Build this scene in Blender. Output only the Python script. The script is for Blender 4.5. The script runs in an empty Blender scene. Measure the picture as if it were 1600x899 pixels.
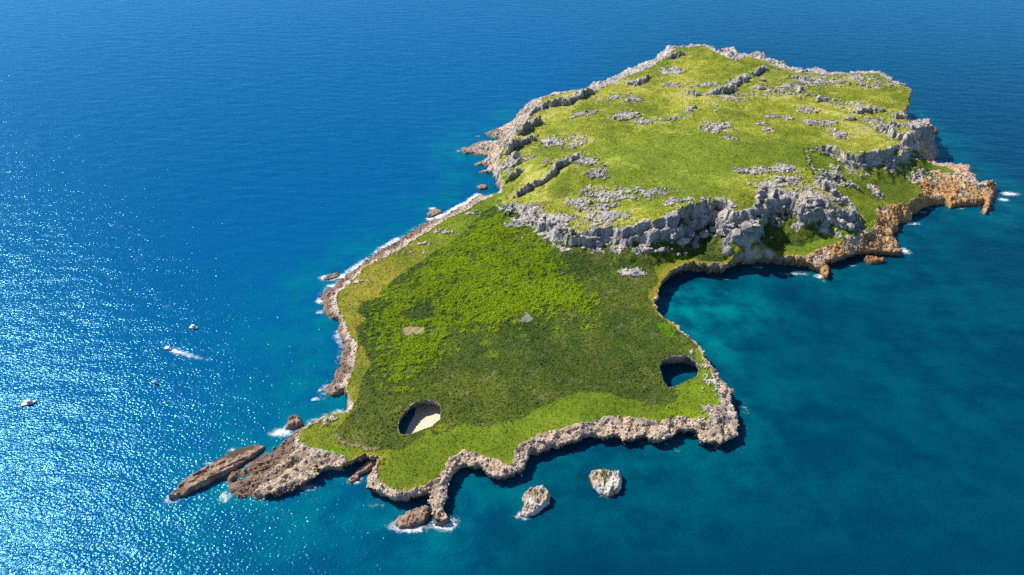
import bpy, bmesh, math, random
import numpy as np
from mathutils import Vector, Matrix

random.seed(7)
scene = bpy.context.scene
COL = scene.collection
R = math.radians

# ------------------------------------------------------------------ camera
CAM_H, PITCH, FPX = 340.0, R(35.0), 1066.7           # drone height, tilt down, focal length in 1600-px units
cam_d = bpy.data.cameras.new('camera')
cam_d.lens, cam_d.sensor_width, cam_d.clip_start, cam_d.clip_end = 24.0, 36.0, 1.0, 60000.0
cam = bpy.data.objects.new('camera', cam_d)
COL.objects.link(cam)
cam.location = (0, 0, CAM_H)
cam.rotation_euler = (R(90) - PITCH, 0, 0)
scene.camera = cam

# ------------------------------------------------------------------ light
SUN_EL, SUN_AZ = R(45), R(-55)                        # azimuth from +Y, clockwise
world = bpy.data.worlds.new('World')
scene.world = world
world.use_nodes = True
wn = world.node_tree.nodes
sky = wn.new('ShaderNodeTexSky')
sky.sky_type = 'NISHITA'
sky.sun_disc = False
sky.sun_elevation, sky.sun_rotation = SUN_EL, SUN_AZ
sky.air_density = 0.7
sky.dust_density = 0.0
sky.ozone_density = 4.0
world.node_tree.links.new(sky.outputs[0], wn['Background'].inputs[0])
wn['Background'].inputs[1].default_value = 0.10
sun_d = bpy.data.lights.new('sun', 'SUN')
sun_d.energy, sun_d.angle, sun_d.color = 5.0, R(0.53), (1.0, 0.94, 0.84)
sun = bpy.data.objects.new('sun', sun_d)
COL.objects.link(sun)
sdir = Vector((math.sin(SUN_AZ) * math.cos(SUN_EL), math.cos(SUN_AZ) * math.cos(SUN_EL), math.sin(SUN_EL)))
sun.rotation_euler = sdir.to_track_quat('Z', 'Y').to_euler()
sun.location = (0, 0, 600)
scene.view_settings.view_transform = 'Standard'
scene.view_settings.look = 'None'
scene.view_settings.exposure = 0.56
scene.view_settings.gamma = 1.0
scene.cycles.use_denoising = False
scene.cycles.max_bounces = 4
scene.cycles.diffuse_bounces = 2
scene.cycles.glossy_bounces = 2
scene.cycles.sample_clamp_indirect = 4.0

# ------------------------------------------------------------------ helpers
def ray(px, py):
    cx, cy = (px - 800) / FPX, -(py - 449.5) / FPX
    sp, cp = math.sin(PITCH), math.cos(PITCH)
    return cx, cp + cy * sp, -sp + cy * cp             # world direction

def bp(px, py, z=0.0):
    dx, dy, dz = ray(px, py)
    t = (z - CAM_H) / dz
    return dx * t, dy * t

def smooth(a, b, x):
    t = np.clip((x - a) / (b - a), 0, 1)
    return t * t * (3 - 2 * t)

_tabs = {}
def noise(x, y, wl, seed=0):
    """value noise in -1..1 with wavelength wl metres"""
    if seed not in _tabs:
        _tabs[seed] = np.random.RandomState(seed + 11).uniform(-1, 1, (256, 256)).astype(np.float32)
    T = _tabs[seed]
    u, v = x / wl + 37.3 * seed, y / wl + 17.7 * seed
    iu, iv = np.floor(u).astype(np.int64), np.floor(v).astype(np.int64)
    fu, fv = (u - iu), (v - iv)
    fu = fu * fu * fu * (fu * (fu * 6 - 15) + 10)
    fv = fv * fv * fv * (fv * (fv * 6 - 15) + 10)
    a, b = T[iv & 255, iu & 255], T[iv & 255, (iu + 1) & 255]
    c, d = T[(iv + 1) & 255, iu & 255], T[(iv + 1) & 255, (iu + 1) & 255]
    return (a + (b - a) * fu) * (1 - fv) + (c + (d - c) * fu) * fv

def fbm(x, y, wl, octv=4, seed=0, gain=0.5):
    s, a, tot = 0, 1.0, 0
    for i in range(octv):
        ca, sa = math.cos(0.6 + 1.1 * i), math.sin(0.6 + 1.1 * i)
        s = s + a * noise(x * ca - y * sa, x * sa + y * ca, wl / 2 ** i, seed + i)
        tot += a
        a *= gain
    return s / tot

def ridged(x, y, wl, octv=4, seed=0):
    s, a, tot = 0, 1.0, 0
    for i in range(octv):
        ca, sa = math.cos(0.3 + 1.3 * i), math.sin(0.3 + 1.3 * i)
        s = s + a * (1 - 2 * np.abs(noise(x * ca - y * sa, x * sa + y * ca, wl / 2 ** i, seed + i)))
        tot += a
        a *= 0.55
    return s / tot

def poly_dist(x, y, poly, closed=True):
    """unsigned distance, nearest segment, parameter along it and inside flag for every point"""
    P = np.asarray(poly, dtype=np.float32)
    n = len(P) if closed else len(P) - 1
    best = np.full(x.shape, 1e12, np.float32)
    bi = np.zeros(x.shape, np.int32)
    bt = np.zeros(x.shape, np.float32)
    ins = np.zeros(x.shape, bool)
    for i in range(n):
        ax, ay = P[i][:2]
        bx, by = P[(i + 1) % len(P)][:2]
        ex, ey = bx - ax, by - ay
        L = ex * ex + ey * ey + 1e-9
        t = np.clip(((x - ax) * ex + (y - ay) * ey) / L, 0, 1)
        d = (x - ax - t * ex) ** 2 + (y - ay - t * ey) ** 2
        m = d < best
        best = np.where(m, d, best)
        bi = np.where(m, i, bi)
        bt = np.where(m, t, bt)
        if abs(ey) > 1e-9:
            c = ((ay > y) != (by > y)) & (x < (y - ay) * (ex / ey) + ax)
            ins ^= c
    return np.sqrt(best), bi, bt, ins

def sdist(x, y, poly):
    d, _, _, ins = poly_dist(x, y, poly)
    return np.where(ins, d, -d)

def idw(x, y, pts, soft=12.0):
    num = np.zeros(x.shape, np.float32)
    den = np.zeros(x.shape, np.float32)
    for (px, py, pz) in pts:
        w = 1.0 / ((x - px) ** 2 + (y - py) ** 2 + soft * soft) ** 1.6
        num += w * pz
        den += w
    return num / den

def mesh_np(name, co, tris=None, quads=None, mat=None, parent=None, smooth_shade=False, attrs=None):
    me = bpy.data.meshes.new(name)
    co = np.ascontiguousarray(co, np.float32)
    me.vertices.add(len(co))
    me.vertices.foreach_set('co', co.ravel())
    f = tris if tris is not None else quads
    k = f.shape[1]
    me.loops.add(f.size)
    me.loops.foreach_set('vertex_index', np.ascontiguousarray(f, np.int32).ravel())
    me.polygons.add(len(f))
    me.polygons.foreach_set('loop_start', np.arange(0, f.size, k, dtype=np.int32))
    me.polygons.foreach_set('loop_total', np.full(len(f), k, np.int32))
    me.update(calc_edges=True)
    if smooth_shade:
        me.polygons.foreach_set('use_smooth', np.ones(len(f), bool))
    for an, (ty, arr) in (attrs or {}).items():
        at = me.attributes.new(an, ty, 'POINT')
        at.data.foreach_set('color' if ty == 'FLOAT_COLOR' else 'value', np.ascontiguousarray(arr, np.float32).ravel())
    ob = bpy.data.objects.new(name, me)
    COL.objects.link(ob)
    if mat:
        me.materials.append(mat)
    if parent:
        ob.parent = parent
    return ob

def tag(o, label=None, cat=None, group=None, kind=None):
    if label: o['label'] = label
    if cat: o['category'] = cat
    if group: o['group'] = group
    if kind: o['kind'] = kind
    return o

def empty(name, loc, rz=0.0):
    o = bpy.data.objects.new(name, None)
    o.empty_display_size = 0.5
    COL.objects.link(o)
    o.location = loc
    o.rotation_euler = (0, 0, rz)
    return o

# ------------------------------------------------------------------ materials
class N:
    def __init__(s, name):
        s.m = bpy.data.materials.new(name)
        s.m.use_nodes = True
        s.t = s.m.node_tree
        s.b = s.t.nodes['Principled BSDF']
    def n(s, ty, **kw):
        o = s.t.nodes.new(ty)
        for k, v in kw.items():
            if k.startswith('i_'):
                key = k[2:]
                o.inputs[int(key) if key.isdigit() else key.replace('_', ' ')].default_value = v
            else:
                setattr(o, k, v)
        return o
    def l(s, a, b): s.t.links.new(a, b)
    def math(s, op, a, b=None, clamp=False):
        o = s.n('ShaderNodeMath', operation=op, use_clamp=clamp)
        for i, v in enumerate((a, b)):
            if v is None: continue
            if isinstance(v, (int, float)): o.inputs[i].default_value = v
            else: s.l(v, o.inputs[i])
        return o.outputs[0]
    def ramp(s, v, a, b, lo=0.0, hi=1.0):
        o = s.n('ShaderNodeMapRange', interpolation_type='SMOOTHSTEP')
        s.l(v, o.inputs[0])
        for i, x in enumerate((a, b, lo, hi)): o.inputs[i + 1].default_value = x
        return o.outputs[0]
    def mix(s, f, a, b, blend='MIX'):
        o = s.n('ShaderNodeMix', data_type='RGBA', blend_type=blend)
        for i, v in ((0, f), (6, a), (7, b)):
            if isinstance(v, (int, float)): o.inputs[i].default_value = v
            elif isinstance(v, tuple): o.inputs[i].default_value = v
            else: s.l(v, o.inputs[i])
        return o.outputs[2]
    def noise(s, scale, detail=4, rough=0.55, vec=None, kind='FBM'):
        o = s.n('ShaderNodeTexNoise', noise_type=kind)
        o.inputs['Scale'].default_value = scale
        o.inputs['Detail'].default_value = detail
        o.inputs['Roughness'].default_value = rough
        if vec is not None: s.l(vec, o.inputs['Vector'])
        return o.outputs[0]

def rock_material(name, paler, dark, use_attr=False):
    """weathered rock: blotches, joints and grain in object space; dark tide band near sea level"""
    k = N(name)
    geo = k.n('ShaderNodeNewGeometry')
    pos = geo.outputs['Position']
    big = k.noise(0.11, 5, 0.6, pos)
    fine = k.noise(0.9, 5, 0.65, pos)
    if use_attr:
        at = k.n('ShaderNodeAttribute', attribute_name='Col')
        base = at.outputs['Color']
        veg = k.n('ShaderNodeAttribute', attribute_name='veg').outputs['Fac']
    else:
        base = k.mix(k.ramp(big, 0.38, 0.62), dark, paler)  # two rock tones blotched at random by noise
    grain = k.noise(2.2, 3, 0.6, pos)
    f1 = k.math('MULTIPLY', k.ramp(fine, 0.28, 0.72, 0.66, 1.36), k.ramp(grain, 0.3, 0.7, 0.7, 1.28))
    if use_attr:
        f1 = k.math('ADD', k.math('MULTIPLY', f1, k.math('SUBTRACT', 1.0, k.math('MULTIPLY', veg, 0.6))), k.math('MULTIPLY', veg, 0.6))
    comb = k.n('ShaderNodeCombineColor')
    for i in range(3): k.l(f1, comb.inputs[i])
    c = k.mix(1.0, base, comb.outputs[0], 'MULTIPLY')
    mpr = k.n('ShaderNodeMapping'); k.l(pos, mpr.inputs['Vector'])
    mpr.inputs['Rotation'].default_value = (0.5, 0.3, R(30)); mpr.inputs['Scale'].default_value = (0.55, 1.1, 1.3)
    rdg = k.noise(0.22, 5, 0.6, mpr.outputs[0], 'RIDGED_MULTIFRACTAL')
    crack = k.ramp(rdg, 0.2, 1.3, 1.0, 0.0)
    h = k.math('ADD', k.math('MULTIPLY', crack, 1.0), k.math('MULTIPLY', fine, 1.3))
    if use_attr:
        rk = k.math('SUBTRACT', 1.0, veg)
        cr2 = k.math('ADD', k.math('MULTIPLY', crack, 0.45), 0.68)
        crm = k.math('ADD', k.math('MULTIPLY', cr2, rk), veg)
        c3 = k.n('ShaderNodeCombineColor')
        for i in range(3): k.l(crm, c3.inputs[i])
        c = k.mix(1.0, c, c3.outputs[0], 'MULTIPLY')
        vn = k.noise(1.6, 3, 0.7, pos)
        h = k.math('ADD', k.math('MULTIPLY', h, rk), k.math('MULTIPLY', k.math('MULTIPLY', vn, veg), 0.8))
    else:
        sz = k.n('ShaderNodeSeparateXYZ'); k.l(pos, sz.inputs[0])
        wet = k.ramp(k.math('ADD', sz.outputs[2], k.math('MULTIPLY', k.math('SUBTRACT', big, 0.5), 4.0)), 0.1, 1.5, 1.0, 0.0)
        c = k.mix(wet, c, (0.10, 0.07, 0.05, 1))
    bump = k.n('ShaderNodeBump', i_Strength=1.0, i_Distance=1.1)
    k.l(h, bump.inputs['Height'])
    k.l(bump.outputs[0], k.b.inputs['Normal'])
    k.l(c, k.b.inputs['Base Color'])
    k.b.inputs['Roughness'].default_value = 0.9
    k.b.inputs['Specular IOR Level'].default_value = 0.2
    return k.m

M_TERRAIN = rock_material('island_ground', None, None, True)
M_GREY = rock_material('grey_rock', (0.46, 0.43, 0.40, 1), (0.27, 0.25, 0.24, 1))
M_BROWN = rock_material('brown_rock', (0.40, 0.28, 0.205, 1), (0.23, 0.155, 0.11, 1))
M_ORANGE = rock_material('ochre_rock', (0.40, 0.23, 0.10, 1), (0.26, 0.15, 0.075, 1))
M_WHITE = rock_material('guano_rock', (0.72, 0.69, 0.65, 1), (0.41, 0.32, 0.23, 1))

k = N('leaves')
at = k.n('ShaderNodeAttribute', attribute_name='Col')
k.l(at.outputs['Color'], k.b.inputs['Base Color'])
k.b.inputs['Roughness'].default_value = 0.75
k.b.inputs['Specular IOR Level'].default_value = 0.15
M_LEAF = k.m

k = N('pale_sand')
p = k.n('ShaderNodeNewGeometry').outputs['Position']
k.l(k.mix(k.noise(0.5, 5, 0.6, p), (0.52, 0.42, 0.29, 1), (0.68, 0.58, 0.44, 1)), k.b.inputs['Base Color'])
k.b.inputs['Roughness'].default_value = 0.95
M_SAND = k.m

def sea_material():
    k = N('sea_water')
    geo = k.n('ShaderNodeNewGeometry')
    pos = geo.outputs['Position']
    shal = k.n('ShaderNodeAttribute', attribute_name='shallow').outputs['Fac']
    foam = k.n('ShaderNodeAttribute', attribute_name='foam').outputs['Fac']
    teal = k.n('ShaderNodeAttribute', attribute_name='teal').outputs['Fac']
    n_big = k.noise(0.012, 5, 0.6, pos)
    n_mid = k.noise(0.035, 5, 0.65, pos)
    deep = k.mix(teal, (0.0, 0.080, 0.212, 1), (0.0, 0.033, 0.070, 1))  # lighter blue where teal is low: sun and sky sheen painted into the colour
    s1 = k.math('MULTIPLY', shal, k.ramp(k.math('ADD', k.math('MULTIPLY', n_mid, 0.7), k.math('MULTIPLY', n_big, 0.3)), 0.37, 0.63, 0.15, 1.3), clamp=True)
    c = k.mix(s1, deep, (0.0, 0.155, 0.188, 1))
    # foam: torn by noise
    mp = k.n('ShaderNodeMapping'); k.l(pos, mp.inputs['Vector'])
    fn = k.noise(0.30, 7, 0.75, mp.outputs[0])
    fthr = k.math('SUBTRACT', k.math('ADD', fn, foam), 1.0)
    ff = k.ramp(fthr, -0.10, 0.34)
    c = k.mix(ff, c, (0.82, 0.85, 0.86, 1))
    # waves: swell + chop, as bump
    m2 = k.n('ShaderNodeMapping'); k.l(pos, m2.inputs['Vector'])
    m2.inputs['Rotation'].default_value = (0, 0, R(28)); m2.inputs['Scale'].default_value = (0.55, 1.3, 1.0)
    sw = k.noise(0.055, 3, 0.5, m2.outputs[0])
    m3 = k.n('ShaderNodeMapping'); k.l(pos, m3.inputs['Vector'])
    m3.inputs['Rotation'].default_value = (0, 0, R(18)); m3.inputs['Scale'].default_value = (0.8, 1.2, 1.0)
    ch = k.noise(0.58, 1.3, 0.5, m3.outputs[0])
    h = k.math('ADD', k.math('MULTIPLY', sw, 1.35), k.math('MULTIPLY', ch, 0.46))
    bump = k.n('ShaderNodeBump', i_Strength=1.0, i_Distance=1.0)
    k.l(h, bump.inputs['Height'])
    k.t.nodes.remove(k.b)
    dif = k.n('ShaderNodeBsdfDiffuse'); k.l(c, dif.inputs['Color']); k.l(bump.outputs[0], dif.inputs['Normal'])
    glo = k.n('ShaderNodeBsdfGlossy'); glo.inputs['Color'].default_value = (0.24, 0.68, 1.0, 1); glo.inputs['Roughness'].default_value = 0.16
    k.l(bump.outputs[0], glo.inputs['Normal'])
    fr = k.n('ShaderNodeFresnel'); fr.inputs['IOR'].default_value = 1.22; k.l(bump.outputs[0], fr.inputs['Normal'])
    mx = k.n('ShaderNodeMixShader')
    k.l(k.math('MULTIPLY', fr.outputs[0], k.math('SUBTRACT', 1.0, ff)), mx.inputs[0])
    k.l(dif.outputs[0], mx.inputs[1]); k.l(glo.outputs[0], mx.inputs[2])
    k.l(mx.outputs[0], k.t.nodes['Material Output'].inputs['Surface'])
    return k.m
M_SEA = sea_material()

def plain(name, col, rough=0.4, metal=0.0):
    k = N(name)
    nz = k.noise(3.0, 3, 0.5, k.n('ShaderNodeTexCoord').outputs['Object'])
    k.l(k.mix(k.math('MULTIPLY', nz, 0.2), col + (1,), tuple(c * 0.7 for c in col) + (1,)), k.b.inputs['Base Color'])
    k.b.inputs['Roughness'].default_value = rough
    k.b.inputs['Metallic'].default_value = metal
    return k.m
M_HULL = plain('white_gelcoat', (0.8, 0.8, 0.79), 0.25)
M_DECK = plain('deck_white', (0.8, 0.8, 0.78), 0.6)
M_GLASS = plain('dark_window', (0.02, 0.03, 0.04), 0.1)
M_NAVY = plain('navy_paint', (0.03, 0.06, 0.14), 0.35)
M_BLUE = plain('blue_canvas', (0.02, 0.32, 0.85), 0.8)
M_METAL = plain('steel', (0.55, 0.56, 0.58), 0.3, 0.8)
M_ENGINE = plain('engine_black', (0.03, 0.03, 0.03), 0.4)
M_FOAM = plain('wake_foam', (0.85, 0.88, 0.9), 0.8)

# ------------------------------------------------------------------ traced layout
# coast: sections of (edge height, step width, rock kind 0 grey 1 brown 2 ochre, foam, points)
COAST_S = [
 (0.8, 2.5, 1.0, .55, [(348,763),(350,748),(375,727),(413,703),(425,696)]),
 (0.4, 2.5, 0.8, .75, [(453,680),(473,668),(495,654),(535,644)]),
 (0.6, 2.0, 0.8, .35, [(540,637),(543,625),(533,621)]),
 (3.0, 2.0, 0.8, .2, [(535,611),(520,616)]),
 (0.6, 2.5, 0.8, .6, [(508,619),(503,609),(517,592),(528,568),(532,544),(528,523)]),
 (1.5, 2.0, 0.8, .45, [(528,501),(512,495),(503,485)]),
 (0.5, 2.5, 0.8, .8, [(499,457),(515,449),(533,437),(537,430),(565,411),(590,391),(627,370),(667,345),(686,341),(702,331),(730,316),(745,304)]),
 (0.5, 2.5, 0.7, .35, [(761,304),(778,304),(779,295),(769,291),(779,286),(767,277),(770,273),(745,271),(758,265),(761,261),(737,259),(758,249),(760,244)]),
 (0.8, 2.5, 0.5, .5, [(725,241),(715,232),(740,226),(749,220)]),
 (0.8, 2.5, 0.6, .3, [(781,220),(779,217),(752,210),(776,201),(797,193),(800,187)]),
 (8.0, 5.0, 0.2, .2, [(818,169)]),
 (18., 6.0, 0.1, .1, [(839,154),(860,147)]),
 (26., 6.0, 0.1, .1, [(902,142),(923,132)]),
 (32., 6.0, 0.0, .1, [(940,128),(968,113),(993,103),(1018,97)]),
 (40., 6.0, 0.0, .1, [(1025,85),(1040,74)]),
 (50., 5.0, 0.0, .1, [(1055,71),(1075,70),(1100,70),(1115,74)]),
 (54., 4.0, 0.3, .1, [(1123,78),(1130,72),(1150,71),(1156,83)]),
 (50., 5.0, 0.1, .1, [(1165,86),(1175,81),(1198,80),(1203,91),(1210,93),(1233,95),(1235,104)]),
 (44., 5.0, 0.1, .2, [(1248,109),(1275,106),(1298,113),(1320,113),(1345,110),(1375,113),(1398,120),(1400,128)]),
 (38., 5.0, 0.1, .2, [(1420,135),(1428,150),(1424,170),(1422,190)]),
 (10., 6.0, 0.3, .3, [(1433,197),(1438,205)]),
 (3.0, 3.0, 0.6, .4, [(1448,203),(1463,210),(1459,222),(1466,240),(1463,250)]),
 (7.0, 3.0, 1.2, .4, [(1455,255),(1478,257)]),
 (9.0, 3.0, 1.4, .4, [(1517,256),(1523,272),(1531,284),(1556,281)]),
 (5.0, 3.0, 2.0, .6, [(1558,292),(1555,308),(1548,328),(1538,331)]),
 (5.0, 3.0, 2.0, .4, [(1535,314),(1514,317),(1486,320),(1475,314),(1456,317),(1442,322),(1428,331)]),
 (4.0, 3.0, 2.0, .55, [(1428,340),(1409,345),(1407,356),(1395,364),(1403,381),(1412,391),(1406,396),(1378,395)]),
 (7.0, 2.5, 2.0, .3, [(1353,392),(1340,398),(1321,401),(1301,408)]),
 (4.0, 2.5, 2.0, .5, [(1294,414),(1299,430),(1292,434),(1282,424)]),
 (7.0, 2.5, 1.7, .45, [(1272,417),(1258,411),(1240,408),(1217,408),(1188,406)]),
 (8.5, 2.0, 1.4, .2, [(1165,407),(1148,413),(1130,420),(1107,420),(1081,416),(1067,421),(1049,428),(1042,440)]),
 (9.0, 2.0, 1.0, .05, [(1031,456),(1026,473),(1028,487),(1041,499),(1064,509),(1070,520),(1090,533)]),
 (8.5, 2.0, 0.8, .1, [(1097,546),(1111,567),(1122,584)]),
 (6.5, 2.5, 0.8, .25, [(1128,594),(1136,602),(1150,612),(1141,620),(1148,636),(1155,656)]),
 (5.6, 2.5, 1.1, .35, [(1155,682),(1144,689),(1125,697),(1111,691),(1097,695),(1086,678),(1075,674),(1064,672),(1050,685),(1036,689),(1014,685),(1011,678),(1000,684)]),
 (5.4, 2.5, 1.0, .2, [(972,692),(963,682),(947,686),(927,681),(908,686),(891,695),(865,699),(846,707),(828,710),(826,722),(818,736),(799,747),(785,753),(771,747),(757,743),(753,729),(737,733),(726,727)]),
 (5.0, 2.5, 1.0, .15, [(710,742),(704,756),(702,778)]),
 (4.0, 2.5, 1.1, .5, [(699,800),(701,812),(684,818)]),
 (5.0, 2.5, 1.1, .2, [(673,806),(671,795),(668,772)]),
 (5.4, 2.5, 1.0, .15, [(654,775),(632,782),(612,782),(593,772),(568,764),(569,747)]),
 (7.0, 2.0, 1.0, .1, [(578,738),(590,721),(571,716),(556,720),(540,728)]),
 (6.0, 2.0, 1.0, .1, [(525,733),(508,735),(495,734),(493,745)]),
 (4.0, 2.5, 1.1, .3, [(465,763),(440,775),(415,778)]),
 (1.5, 2.5, 1.2, .5, [(390,779),(375,785),(353,773)]),
]
COAST, CPAR = [], []
for zc, cw, kd, fo, pts in COAST_S:
    for (px, py) in pts:
        COAST.append(bp(px, py, zc))
        CPAR.append((zc, cw, kd, fo))
CPAR = np.array(CPAR, np.float32)

G_PX = [(465,686,6),(473,673,5),(498,658,5),(513,649,6),(546,645,8),(553,632,8),(545,620,8),(540,608,7),(549,587,7),(556,560,7),(557,536,7),(544,525,7),(539,498,7),(528,480,7),(527,467,7),(533,454,7),(555,436,7),(571,417,7),(602,401,7),(639,383,7),(671,361,7),(699,342,7),(727,330,8),(751,314,8),(772,307,8),
 (784,306,9),(786,298,12),(783,277,14),(778,262,15),(781,241,18),(800,229,20),(809,205,22),(824,193,24),(842,166,28),(848,155,30),(872,149,33),(902,146,35),(925,143,38),(962,130,40),(983,118,42),(1018,107,45),(1035,92,48),(1060,75,52),(1100,72,55),(1120,82,55),(1150,95,54),(1168,88,54),(1195,95,53),(1210,105,52),(1250,114,50),(1298,118,48),(1325,115,48),(1370,115,47),(1398,130,45),(1420,140,44),(1423,160,42),(1408,178,42),(1418,192,41),(1424,206,41),
 (1434,243,23),(1450,256,20),(1481,262,16),(1492,270,15),(1470,275,14),(1440,290,15),(1436,306,15),(1420,317,15),(1389,322,15),(1367,328,15),(1366,358,14),(1350,372,14),(1317,378,14),(1284,385,14),(1258,401,11),(1211,399,11),(1182,395,11),(1159,404,11),(1136,414,11),(1104,414,11),(1078,411,11),(1058,418,11),(1044,429,11),(1031,447,11),(1023,467,11),(1025,485,11),(1039,498,11),(1059,509,11),(1065,521,11),(1086,534,11),(1091,546,11),(1105,568,10.5),(1113,584,10.5),(1117,600,10),(1122,622,10),(1119,645,10),(1110,660,10),
 (1086,656,10),(1069,649,10),(1047,649,10),(1030,658,10),(1019,657,10),(991,652,10),(963,653,10),(944,652,10),(927,658,10),(908,661,10),(888,667,10),(860,672,10),(835,681,10),(818,692,10),(807,700,10),(807,717,9.5),(796,728,9.5),(782,722,9.5),(762,713,9.5),(740,706,9.5),(721,704,9.5),(701,717,9.5),(690,739,9.5),(662,756,9.5),(640,766,9),(618,764,9),(588,748,9),(594,724,9),(575,711,9),(543,721,8),(530,709,8),(495,703,7),(472,694,6)]
G = [bp(*q) for q in G_PX]

U_PX = [(755,303,2),(790,316,12),(820,324,18),(850,332,26),(871,342,27),(897,362,27),(927,360,30),(963,359,33),(992,353,37),(1016,344,41),(1045,336,44),(1060,326,47),(1080,317,47),(1120,312,47),(1134,314,47),(1140,328,46),(1150,333,45),(1168,330,45),(1186,318,46),(1184,299,47),(1198,293,47),(1208,300,47),(1220,296,47),(1236,298,46),(1252,304,45),(1262,312,44),(1288,308,44),(1300,316,42),(1316,328,36),(1326,341,27),(1330,335,27),(1311,305,38),(1295,292,43),(1274,281,45),(1273,268,45),(1262,255,46),(1256,240,46),(1258,231,46),(1297,228,46),(1317,236,45),(1339,240,45),(1367,236,45),(1392,231,44),(1411,224,43),(1431,206,42),(1500,190,30),(1480,60,50),(1200,30,50),(900,60,40),(700,150,20),(690,260,5)]
U = [bp(*q) for q in U_PX]

low_pts, up_pts = [], []
for q in G_PX:
    i = G_PX.index(q)
    up = 25 <= i <= 58
    (up_pts if up else low_pts).append(bp(*q) + (q[2],))
for q in U_PX[:45]:
    up_pts.append(bp(*q) + (q[2],))
for q in [(650,600,10.5),(800,600,11),(950,560,11.5),(900,450,13),(800,400,14),(700,450,11),(650,660,10),(1060,580,11),(1000,400,17),(900,392,17),(1100,397,17),(1200,372,18),(1290,360,18),(1335,352,18),(1400,290,20),(1360,270,27),(1290,264,35),(1310,290,29),(1420,256,24),(1340,320,22),(420,750,7),(470,735,8),(800,345,13),(1262,252,45),(1270,262,43),(1262,240,46),(1268,272,42),(1280,255,40),(1275,245,44)]:
    low_pts.append(bp(*q) + (q[2],))
for q in [(1000,250,48),(1150,230,50),(1100,160,53),(900,260,43),(850,250,33),(890,320,34),(940,335,36),(830,310,24),(850,325,27),(1250,200,50),(1350,200,46),(1380,150,46),(1000,150,47),(930,190,43),(1250,260,48)]:
    up_pts.append(bp(*q) + (q[2],))

HOLE_A = [bp(x, y, 10.4) for x, y in [(623,664),(626,652),(633,643),(641,634),(651,628),(665,625),(678,627),(686,632),(688,640),(687,653),(673,664),(651,673),(636,677),(626,675)]]
HOLE_B = [bp(x, y, 11) for x, y in [(1032,572),(1036,564),(1052,558),(1072,556),(1087,565),(1092,576),(1090,585),(1075,593),(1052,603),(1044,603),(1037,592)]]

# small scarps and rock ledges of the upper plateau: (height, back length, points from left to right)
SCARPS = [
 (8, 14, [(828,181),(863,173),(890,173),(923,163)]), (9, 12, [(818,208),(840,193)]), (9, 14, [(784,236),(803,227),(830,216)]),
 (9, 14, [(813,295),(839,289),(863,284),(887,275),(902,266)]), (6, 10, [(798,254),(813,247)]), (6, 10, [(797,272),(816,265)]),
 (7, 16, [(1073,150),(1085,158),(1115,151),(1140,145),(1153,136),(1173,127),(1196,117)]), (3, 8, [(1038,189),(1060,185),(1086,176)]),
 (6, 14, [(972,125),(995,128),(1017,120)]), (5, 14, [(1042,95),(1064,92)]), (9, 12, [(1126,90),(1145,95),(1159,88)]),
 (6, 12, [(1394,192),(1423,195)]), (7, 14, [(1360,203),(1384,208),(1417,217),(1432,204)]), (8, 14, [(1402,181),(1424,183)]),
 (4, 10, [(1335,174),(1380,171)]), (3, 8, [(1319,186),(1337,185)]), (3.5, 9, [(1177,140),(1198,145),(1223,149),(1251,145)]),
 (4, 9, [(1282,160),(1302,155)]), (3, 8, [(1254,153),(1279,150)]), (3, 8, [(848,223),(865,219)]), (3, 8, [(884,237),(904,229)]),
 (2.5, 7, [(925,264),(945,258)]), (4, 9, [(790,322),(806,318)]), (5, 10, [(1210,282),(1246,277)]), (3, 8, [(1168,270),(1200,266)]),
 (6, 10, [(1275,284),(1290,290),(1320,298)]), (3, 9, [(1236,128),(1268,130)]), (3, 9, [(1340,135),(1375,138),(1395,133)]),
 (3, 8, [(960,181),(985,180),(998,177)]), (3, 8, [(900,168),(920,165)]), (3, 8, [(985,158),(1003,156)]), (4, 10, [(1300,205),(1322,213)]),
]
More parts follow.
